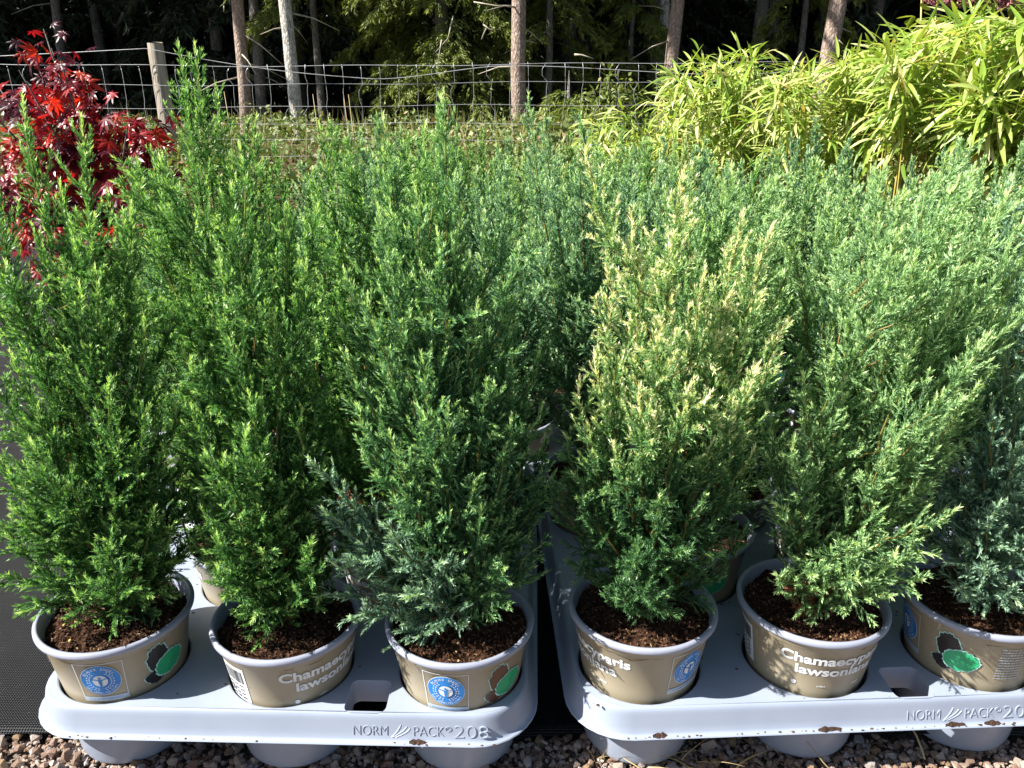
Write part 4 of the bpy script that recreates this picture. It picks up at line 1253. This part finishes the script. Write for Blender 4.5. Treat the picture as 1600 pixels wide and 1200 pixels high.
tree('pine_tree', 15.0, 884, 892, 20, 'bark_grey', 'dim grey trunk behind the yellowish sapling', HIGH[0], 5)
tree('pine_tree', 11.5, 1036, 1057, 20, 'bark_pink', 'leaning pinkish trunk rising from the left end of the bamboo', HIGH[1], 6)
tree('pine_tree', 13.2, 1033, 1036, 17, 'bark_pale', 'pale grey trunk partly hidden by the leaning trunk at the bamboo', HIGH[0], 7)
tree('pine_tree', 10.5, 1268, 1309, 26, 'bark_pink', 'thick trunk leaning right behind the middle of the bamboo', HIGH[1], 8)
tree('pine_tree', 15.5, 1211, 1211, 17, 'bark_grey', 'dim trunk just left of the thick leaning trunk', HIGH[0], 9)
tree('pine_tree', 17.0, 1091, 1092, 10, 'bark_grey', 'thin dim trunk deep in the forest above the left bamboo', HIGH[1], 10)
tree('pine_tree', 14.5, 112, 86, 13, 'bark_grey', 'thin grey trunk behind the red maple', HIGH[0], 11)
tree('pine_tree', 17.0, 1284, 1283, 11, 'bark_grey', 'thin dim trunk just behind the thick leaning trunk', HIGH[1], 12)
tree('pine_tree', 17.5, 1368, 1366, 15, 'bark_grey', 'dim trunk far right in the dark above the bamboo', HIGH[0], 13)
tree('pine_tree', 16.5, 918, 917, 7, 'bark_pale', 'thin dead stem with bare twigs above the sapling', None, 14, H=3.4, stubs=14)
# high crowns of the forest edge that stand beside the ones in view
LABH = 'tall dark spruce standing with others deep in the forest'
tr_proto = None
def dark_tree(X, Y, crown, s=1.0):
    global tr_proto
    t = empty('spruce_tree', (X, Y, 0), rnd.uniform(0, 6.28))
    px = 800 + X * FPX / (Y * CP + .24)
    zone = next((z for lim, z in ((0, 'beyond the red maple, outside the fence post'), (230, 'behind the red maple'), (480, 'behind the pale speckled trunk'), (820, 'behind the sunlit spruce'), (1020, 'behind the sapling'), (1250, 'above the left bamboo'), (1600, 'above the right bamboo')) if px < lim), 'beyond the right bamboo')
    dep = 'at the forest front' if Y < 16.8 else 'deep in the forest' if Y < 20.9 else 'deepest in the forest'
    tag(t, 'tall dark spruce %s %s' % (dep, zone), 'tree', 'dark spruces %s %s' % (dep, zone))
    if tr_proto is None:
        tr_proto = trunk_mesh(.11, 12.5, 77, 4); tr_proto.materials.append(M['bark_grey']); tr_proto.materials.append(M['bark_dead'])
    mobj('trunk', tr_proto, None, t)
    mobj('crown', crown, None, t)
    t.scale = (s, s, s)
    return t
r3 = random.Random(5)
for X in np.arange(-22, -8, 1.9):
    dark_tree(X + r3.uniform(-.5, .5), r3.uniform(11.2, 13.8), HIGH[r3.randrange(2)], r3.uniform(.9, 1.1))
for X in np.arange(-6.5, 14, 2.1):
    if X < -2.2: continue
    dark_tree(X + r3.uniform(-.4, .4), r3.uniform(13.6, 14.6), HIGH[r3.randrange(2)], r3.uniform(.9, 1.1))
for Y in (15.8, 17.8, 19.8, 22.0, 24.2):
    for X in np.arange(-19, 19.5, 2.2):
        dark_tree(X + r3.uniform(-.7, .7), Y + r3.uniform(-.7, .7), LOW[r3.randrange(2)], r3.uniform(.85, 1.15))
# far wood: one mass nobody could count
def far_wood():
    g = np.random.default_rng(9)
    n = 42000
    P = np.stack([g.uniform(-48, 48, n), g.uniform(27, 33, n), 15 * g.random(n) ** 1.2], 1)
    D = unit(g.normal(0, 1, (n, 3)) + np.array([0, 0, -.6]))
    return quads_mesh('far_forest', foliage_quads(P, D, g.uniform(.5, 1.1, n), g.uniform(.3, .6, n), g), {'tip': g.uniform(0, .6, n), 'rnd': g.uniform(-.5, .5, n)})
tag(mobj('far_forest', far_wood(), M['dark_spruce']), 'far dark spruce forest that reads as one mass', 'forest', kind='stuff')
# the sunlit spruce in the middle
S1 = empty('spruce_tree', ((690 - 800) * 11.7 / FPX, 12.5, 0))
tag(S1, 'sunlit spruce with yellow-green hanging branches behind the middle of the fence', 'tree', GT)
mobj('trunk', trunk_mesh(.11, 9.5, 31, 10), [M['bark_grey'], M['bark_dead']], S1)
mobj('crown', spruce_crown('crown', .35, 11, 1.36, 320, 38, 19, .066, .0170, 41, droop=.6, shape=.5), M['spruce'], S1)
b = MB()
for (xa, ya, xb, yb, xc, yc) in ((708, 25, 700, 60, 680, 82), (690, 62, 687, 80, 684, 105), (740, 3, 775, 9, 805, 8), (755, 38, 765, 46, 782, 46), (760, 44, 756, 52, 752, 62)):
    o = np.array(S1.location)
    pp = [at_y(x_, y_, 11.25) - o for x_, y_ in ((xa, ya), (xb, yb), (xc, yc))]
    br = MB(); br.tube(pp, [.010, .008, .004], 5)
    mobj('dead_branch', br.mesh('dead_branch'), M['bark_dead'], S1)
def small_spruce(px, Y, z0, z1, Rm, label, seed, nb=60):
    X = (px - 800) * (Y * CP) / FPX
    t = empty('spruce_tree', (X, Y, 0)); tag(t, label, 'tree', GT)
    mobj('trunk', trunk_mesh(.06, z1, seed, 3), [M['bark_grey'], M['bark_dead']], t)
    mobj('crown', spruce_crown('crown', z0, z1, Rm, nb, 26, 14, .07, .018, seed, droop=.6, shape=.6), M['spruce'], t)
small_spruce(856, 12.4, .9, 5.0, .75, 'smaller spruce between the central pinkish trunk and the dim grey one', 51, 110)
small_spruce(1245, 13.0, 1.35, 5.2, .62, 'spruce tip hanging above the bamboo left of the thick leaning trunk', 52)
small_spruce(500, 12.8, 1.6, 6.0, 1.1, 'spruce with high branches between the pale trunk and the sunlit spruce', 53, 100)
small_spruce(985, 12.8, .55, 2.3, .7, 'low dim spruce behind the yellowish sapling', 54, 50)
small_spruce(890, 8.4, .10, .62, .55, 'feathery low conifer between the pinkish trunk and the sapling', 55, 50)
small_spruce(965, 7.6, .06, .50, .55, 'feathery low conifer at the left foot of the bamboo', 56, 50)

# sapling, undergrowth
def leaf_cloud(name, n, cx, cy, cz, rx, ry, rz, L, W, seed, tipb=0.0):
    g = np.random.default_rng(seed)
    q = unit(g.normal(0, 1, (n, 3))) * (g.random(n)[:, None] ** .45)
    P = q * np.array([rx, ry, rz]) + np.array([cx, cy, cz])
    D = unit(q * .8 + g.normal(0, .6, (n, 3)) + np.array([0, 0, -.3]))
    return P, D, g
sap = empty('sapling', ((958 - 800) * 6.75 / FPX, 7.1, 0))
tag(sap, 'yellowish-green sapling behind the fence left of the leaning trunk', 'shrub')
b = MB()
tops = [(-.05, .75), (.10, .70), (-.16, .62), (.20, .60), (.02, .60), (.28, .45), (-.26, .42)]
Ps, Ds = [], []
g = np.random.default_rng(61)
for tx, tz in tops:
    pts = [np.array([0, 0, 0]), np.array([tx * .4, g.uniform(-.08, .08), tz * .5]), np.array([tx, g.uniform(-.15, .15), tz])]
    b.tube(pts, [.008, .005, .002], 5)
    k = 230
    t = g.uniform(.25, 1.02, k)[:, None]
    c = (1 - t) ** 2 * pts[0] + 2 * t * (1 - t) * pts[1] + t ** 2 * pts[2]
    d = unit(g.normal(0, 1, (k, 3)) + np.array([0, 0, .1]))
    Ps.append(c + d * g.uniform(.01, .07, (k, 1))); Ds.append(unit(d + np.array([0, 0, -.5])))
Ps, Ds = np.concatenate(Ps), np.concatenate(Ds)
mobj('trunk', b.mesh('trunk'), M['bark_grey'], sap)
mobj('leaves', quads_mesh('leaves', foliage_quads(Ps, Ds, g.uniform(.04, .065, len(Ps)), g.uniform(.018, .030, len(Ps)), g), {'tip': g.uniform(.1, .7, len(Ps)), 'rnd': g.uniform(-.3, .3, len(Ps))}), M['shrub'], sap)
def undergrowth():
    g = np.random.default_rng(71)
    out, tp = [], []
    n = 54000
    x = g.uniform(-7, 7, n); y = 4.4 + 7.5 * g.random(n) ** 1.6
    hmax = .27 + .10 * np.sin(x * 1.7 + 1) * np.sin(y * 1.3) + .10 * np.sin(x * 4.1 + y * 2.0)
    hmax = np.clip(hmax, .05, .45) * np.where(y > 10.5, .6, 1)
    P = np.stack([x, y, hmax * g.random(n) ** .6], 1)
    D = unit(g.normal(0, 1, (n, 3)) * np.array([1, 1, .6]) + np.array([0, 0, .35]))
    out.append(foliage_quads(P, D, g.uniform(.03, .075, n), g.uniform(.018, .042, n), g))
    patch = .5 + .5 * np.sin(x * 1.1 + 2 * np.sin(y)) 
    tp.append(np.clip(g.normal(.20, .22, n) + .30 * patch, 0, 1))
    n = 1500          # dry stalks
    x = g.uniform(-6, 6, n); y = g.uniform(5.6, 11, n)
    P = np.stack([x, y, g.uniform(0, .08, n)], 1)
    D = unit(np.stack([g.normal(0, .22, n), g.normal(0, .22, n), np.ones(n)], 1))
    out.append(foliage_quads(P, D, g.uniform(.15, .48, n), np.full(n, .008), g)); tp.append(g.uniform(.55, .85, n))
    V4 = np.concatenate(out); t = np.concatenate(tp)
    return quads_mesh('undergrowth', V4, {'tip': t, 'rnd': g.uniform(-.12, .12, len(t))})
tag(mobj('undergrowth', undergrowth(), M['weed']), 'tangle of brambles, dry grass and ferns along the wire fence', 'undergrowth', kind='stuff')
for i, (px, Y, h, lab) in enumerate(((537, 6.6, .62, 'tall bare dry stalk behind the fence left of the sunlit spruce'), (545, 6.7, .60, 'second bare dry stalk close to the tall one behind the fence'), (489, 6.8, .60, 'bare dry stalk behind the fence right of the pale speckled trunk'), (350, 6.8, .62, 'bent dry stalk behind the fence left of the reddish trunk'))):
    b = MB(); b.tube([(0, 0, 0), (.012, 0, h * .5), (-.01, .01, h)], [.005, .004, .002], 5)
    o = mobj('dry_stalk', b.mesh('dry_stalk'), M['straw']); o.location = ((px - 800) * Y * .937 / FPX, Y, 0)
    tag(o, lab, 'dry stalk', 'dry stalks behind the fence')

# ------------------------------------------------------------------ red maple
def maple_leaf(seed):
    r2 = random.Random(seed)
    lobes = [(0, 1.0), (42, .92), (-42, .92), (84, .68), (-84, .68), (122, .40), (-122, .40)]
    lobes.sort(key=lambda q: -q[0])
    P = [(0, 0)]
    V, F = [(0, 0, 0)], []
    for i, (a, L) in enumerate(lobes):
        L *= r2.uniform(.85, 1.1)
        d = Vector((math.sin(R(a)), math.cos(R(a)))); s = Vector((d.y, -d.x))
        w_ = .145 * L
        dr = -.22 * L * L
        base = len(V)
        V += [(*(d * .16 * L - s * .045), -.005), (*(d * .48 * L - s * w_), dr * .25), (*(d * .78 * L - s * w_ * .45), dr * .6), (*(d * L), dr), (*(d * .78 * L + s * w_ * .45), dr * .6), (*(d * .48 * L + s * w_), dr * .25), (*(d * .16 * L + s * .045), -.005), (*(d * .48 * L), dr * .25 + .035)]
        F += [(0, base, base + 7), (base, base + 1, base + 7), (base + 1, base + 2, base + 7), (base + 2, base + 3, base + 7), (base + 3, base + 4, base + 7), (base + 4, base + 5, base + 7), (base + 5, base + 6, base + 7), (base + 6, 0, base + 7)]
    return [(x, y - .05, z) for x, y, z in V], F
MAP = [maple_leaf(s) for s in range(5)]
MAPM = []
for V, F in MAP:
    b = MB(); b.add(V, F); me = b.mesh('leaf', smooth=False); me.materials.append(M['maple']); MAPM.append(me)
mx, my = (105 - 800) * 2.2 * .95 / FPX, 2.3
maple = empty('maple_tree', (mx, my, 0))
tag(maple, 'dark red japanese maple with finely lobed leaves in front of the fence post', 'maple')
b = MB()
g = np.random.default_rng(81)
tipsM = [(68, 45), (80, 75), (95, 95), (55, 95), (30, 110), (0, 140), (120, 140), (160, 180), (200, 195), (235, 200), (245, 240), (180, 230), (100, 200), (40, 190), (-40, 150), (-60, 220), (140, 280), (215, 290), (60, 300), (0, 280), (235, 330), (150, 340), (90, 370), (20, 360), (190, 370), (-50, 320), (-90, 260), (180, 290), (70, 150)]
lp = []
for i, (x_, y_) in enumerate(tipsM):
    T = at_y(x_, y_, my + g.uniform(-.22, .22)) - np.array([mx, my, 0])
    c = np.array([T[0] * .35, T[1] * .3, T[2] * .65])
    b0 = np.array([0, 0, min(.25, T[2] * .3)])
    t = np.linspace(0, 1, 9)[:, None]
    Pm = (1 - t) ** 2 * b0 + 2 * t * (1 - t) * c + t ** 2 * T
    bb = MB(); bb.tube(Pm, list(np.linspace(.006, .0015, 9)), 5)
    mobj('branch', bb.mesh('branch'), M['bark_grey'], maple)
    for k in range(30):
        tt = g.uniform(.45, 1.02)
        p = (1 - tt) ** 2 * b0 + 2 * tt * (1 - tt) * c + tt ** 2 * T + g.normal(0, .038, 3)
        lp.append((p, (.62 if i < 2 else .85) if i < 4 else 1.0, y_))
b.tube([(0, 0, -.02), (.01, 0, .2), (-.01, .01, .45)], [.016, .013, .008], 8)
mobj('trunk', b.mesh('trunk'), M['bark_grey'], maple)
g.shuffle(lp)
lp.sort(key=lambda q: q[0][1] - .6 * q[0][2])
b = MB(); A = []
for i, (p, s, y_) in enumerate(lp):
    sz = rnd.uniform(.038, .066) * s
    out = Vector((p[0] * .6 + rnd.gauss(0, .35), p[1] * .6 - .35 + rnd.gauss(0, .4), -.35 + rnd.gauss(0, .3))).normalized()   # leaf points outward and down
    up = Vector((rnd.gauss(0, .4) - .2, -.5 + rnd.gauss(0, .35), .8)).normalized()
    xax = out.cross(up).normalized(); up = xax.cross(out).normalized()
    mt = Matrix((xax, out, up)).transposed().to_4x4(); mt.translation = Vector(p)
    mt = mt @ Matrix.Scale(sz, 4)
    if i < 300:
        o = link(bpy.data.objects.new('leaf', MAPM[i % 5]), maple); o.matrix_local = mt
    else:
        V, F = MAP[i % 5]
        b.add([mt @ Vector(v) for v in V], F); A += [rnd.random()] * len(V)
me = b.mesh('leaves', smooth=False)
at = me.attributes.new('rnd', 'FLOAT', 'POINT'); at.data.foreach_set('value', np.asarray(A, np.float32))
tag(mobj('leaves', me, M['maple'], maple), kind='stuff')

# ------------------------------------------------------------------ bamboo
def bamboo_leaf(seed):
    r2 = random.Random(seed)
    n = 7
    dr = (.05, .15, .3, .45, .2, .6)[seed % 6]
    tw = r2.uniform(-.5, .5)
    V, F = [], []
    for i in range(n + 1):
        t = i / n
        wd = .058 * (math.sin(math.pi * min(1, .10 + .9 * t ** .75)) ** .8 + .02) * (1 if t < .97 else .2)
        y = t * (1 - .25 * dr * t); z = -dr * t * t
        a = tw * t
        fold = .35
        V += [(-wd * math.cos(a), y, z + wd * fold - wd * math.sin(a)), (0, y, z), (wd * math.cos(a), y, z + wd * fold + wd * math.sin(a))]
    for i in range(n):
        for j in range(2): F.append((i * 3 + j, i * 3 + j + 1, i * 3 + 4 + j, i * 3 + 3 + j))
    return V, F
BAM = [bamboo_leaf(s) for s in range(6)]
BAMM = []
for V, F in BAM:
    b = MB(); b.add(V, F); me = b.mesh('leaf'); me.materials.append(M['bamboo']); BAMM.append(me)
GB = 'bamboo clumps in front of the forest'
def bamboo(px0, Y, tips, label, seed, leaf=(.10, .17), per=50):
    g = np.random.default_rng(seed)
    X0 = (px0 - 800) * (Y * CP + .35 * SP) / FPX
    root = empty('bamboo_clump', (X0, Y, 0)); tag(root, label, 'bamboo', GB)
    o = np.array([X0, Y, 0]); LP = []
    for (x_, y_) in tips:
        T = at_y(x_, y_, Y + g.uniform(-.3, .3)) - o
        b0 = np.array([T[0] * .55 + g.normal(0, .06), T[1] * .5 + g.normal(0, .05), 0])
        c = np.array([b0[0] + (T[0] - b0[0]) * .2, b0[1] + (T[1] - b0[1]) * .2, T[2] * .95])
        t = np.linspace(0, 1, 10)[:, None]
        Pm = (1 - t) ** 2 * b0 + 2 * t * (1 - t) * c + t ** 2 * T
        bb = MB(); bb.tube(Pm, list(np.linspace(.0042, .0012, 10)), 5)
        mobj('culm', bb.mesh('culm'), M['culm'], root)
        for k in range(per):
            tt = g.uniform(.32, 1.0) ** .8
            p = (1 - tt) ** 2 * b0 + 2 * tt * (1 - tt) * c + tt ** 2 * T
            ax = unit(2 * (1 - tt) * (c - b0) + 2 * tt * (T - c))
            LP.append((p, ax))
    LP.sort(key=lambda q: q[0][1] - .5 * q[0][2])
    b = MB(); A = []
    for i, (p, ax) in enumerate(LP):
        sz = g.uniform(*leaf)
        sd = g.normal(0, 1, 3) * np.array([1.1, 1, .6]) + np.array([-.45, -.4, 0])
        d = Vector(unit(ax * .25 + unit(sd) * .9 + np.array([0, 0, -.16 + g.normal(0, .5)])))
        up = Vector((g.normal(0, .3) - .15, -.25 + g.normal(0, .3), 1)).normalized()
        xa = d.cross(up).normalized(); up = xa.cross(d).normalized()
        p = p + unit(sd) * g.uniform(.0, .06)
        mt = Matrix((xa, d, up)).transposed().to_4x4(); mt.translation = Vector(p)
        mt = mt @ Matrix.Scale(sz, 4)
        if i < 290:
            q = link(bpy.data.objects.new('leaf', BAMM[i % 6]), root); q.matrix_local = mt
        else:
            V, F = BAM[i % 6]
            b.add([mt @ Vector(v) for v in V], F); A += [rnd.random()] * len(V)
    if b.V:
        me = b.mesh('leaves')
        at = me.attributes.new('rnd', 'FLOAT', 'POINT'); at.data.foreach_set('value', np.asarray(A, np.float32))
        tag(mobj('leaves', me, M['bamboo'], root), kind='stuff')
    return root
def tip_grid(poly, n, seed):
    r2 = random.Random(seed); out = []
    while len(out) < n:
        x_ = r2.uniform(poly[0][0], poly[-1][0])
        ys = np.interp(x_, [p[0] for p in poly], [p[1] for p in poly])
        out.append((x_, ys + 165 * r2.random() ** 1.3))
    return out
bamboo(1020, 3.9, tip_grid([(905, 195), (980, 165), (1050, 125), (1110, 95)], 34, 1), 'low yellow-green bamboo clump at the foot of the leaning pinkish trunk', 401, (.06, .11))
bamboo(1150, 3.6, tip_grid([(1050, 125), (1110, 85), (1160, 65), (1240, 95)], 34, 2), 'yellow-green bamboo clump topped by a single red-stemmed spray', 402, (.065, .12))
bamboo(1290, 3.4, tip_grid([(1190, 110), (1250, 105), (1320, 85), (1390, 70)], 36, 3), 'yellow-green bamboo clump before the thick leaning trunk', 403, (.065, .125))
bamboo(1440, 3.1, tip_grid([(1350, 75), (1400, 55), (1450, 40), (1530, 25)], 40, 4), 'dense broad-leaved bamboo clump under the pink flower heads', 404, (.075, .135))
bamboo(1590, 2.8, tip_grid([(1500, 40), (1560, 25), (1640, 10), (1720, 10)], 44, 5), 'bamboo clump with long arching leaves at the right picture edge', 405, (.09, .16))

# pink flower heads at the upper right
hyd = empty('hydrangea_bush', ((1540 - 800) * 3.5 * .95 / FPX, 3.75, 0))
tag(hyd, 'flowering bush with dusty pink heads and round leaves above the bamboo', 'bush')
oh = np.array(hyd.location); g = np.random.default_rng(91)
Pl, Dl = [], []
for (x_, y_) in ((1465, -12), (1498, -8), (1560, -4), (1590, -14), (1530, -30), (1440, -5), (1620, -15)):
    T = at_y(x_, y_, 3.72) - oh
    b = MB(); b.tube([(T[0] * .3, 0, 0), (T[0] * .7, 0, T[2] * .6), tuple(T)], [.006, .005, .003], 6)
    mobj('stem', b.mesh('stem'), M['culm'], hyd)
    n = 260
    q = unit(g.normal(0, 1, (n, 3)))
    P = T + q * np.array([.055, .055, .04])
    if x_ != 1440:
        mobj('flower_head', quads_mesh('flower_head', foliage_quads(P, unit(q + g.normal(0, .5, (n, 3))), np.full(n, .016), np.full(n, .014), g), {'tip': np.zeros(n), 'rnd': g.random(n)}), M['petal'], hyd)
    for k in range(16):
        t = g.uniform(.72, .97)
        p = np.array([T[0] * (.5 + .5 * t), g.normal(0, .02), T[2] * t])
        d = unit(np.array([g.normal(), g.normal(), g.normal(0, .4)]))
        Pl.append(p + d * .02); Dl.append(d)
Pl, Dl = np.array(Pl), np.array(Dl)
def round_leaves(P, D, g):
    V, L, St, A = [], [], [], []
    for p, d in zip(P, D):
        d = Vector(d); u = Vector((g.normal(0, .5), g.normal(0, .5), 1)).cross(d).normalized(); r0 = g.uniform(.02, .035); bse = len(V)
        for k in range(8):
            a = 2 * math.pi * k / 8
            V.append(tuple(Vector(p) + d * (r0 * (1 + math.cos(a)) ) + u * (r0 * .8 * math.sin(a)) + Vector((0, 0, -.3 * r0 * (1 + math.cos(a)) ** 2 * .3))))
        St.append(len(L)); L += list(range(bse, bse + 8)); A += [g.random()] * 8
    return raw_mesh('leaves', V, L, St, False, {'tip': np.zeros(len(V)), 'rnd': A})
mobj('leaves', round_leaves(Pl, Dl, g), M['roundleaf'], hyd)
tag(hyd.children[-1], kind='stuff')
print('tris', sum(len(m.loop_triangles) if m.loop_triangles else sum(len(p.vertices) - 2 for p in m.polygons) for m in bpy.data.meshes if len(m.polygons) < 400000) if False else sum(len(m.loops) - 2 * len(m.polygons) for m in bpy.data.meshes), 'objects', len(bpy.data.objects))
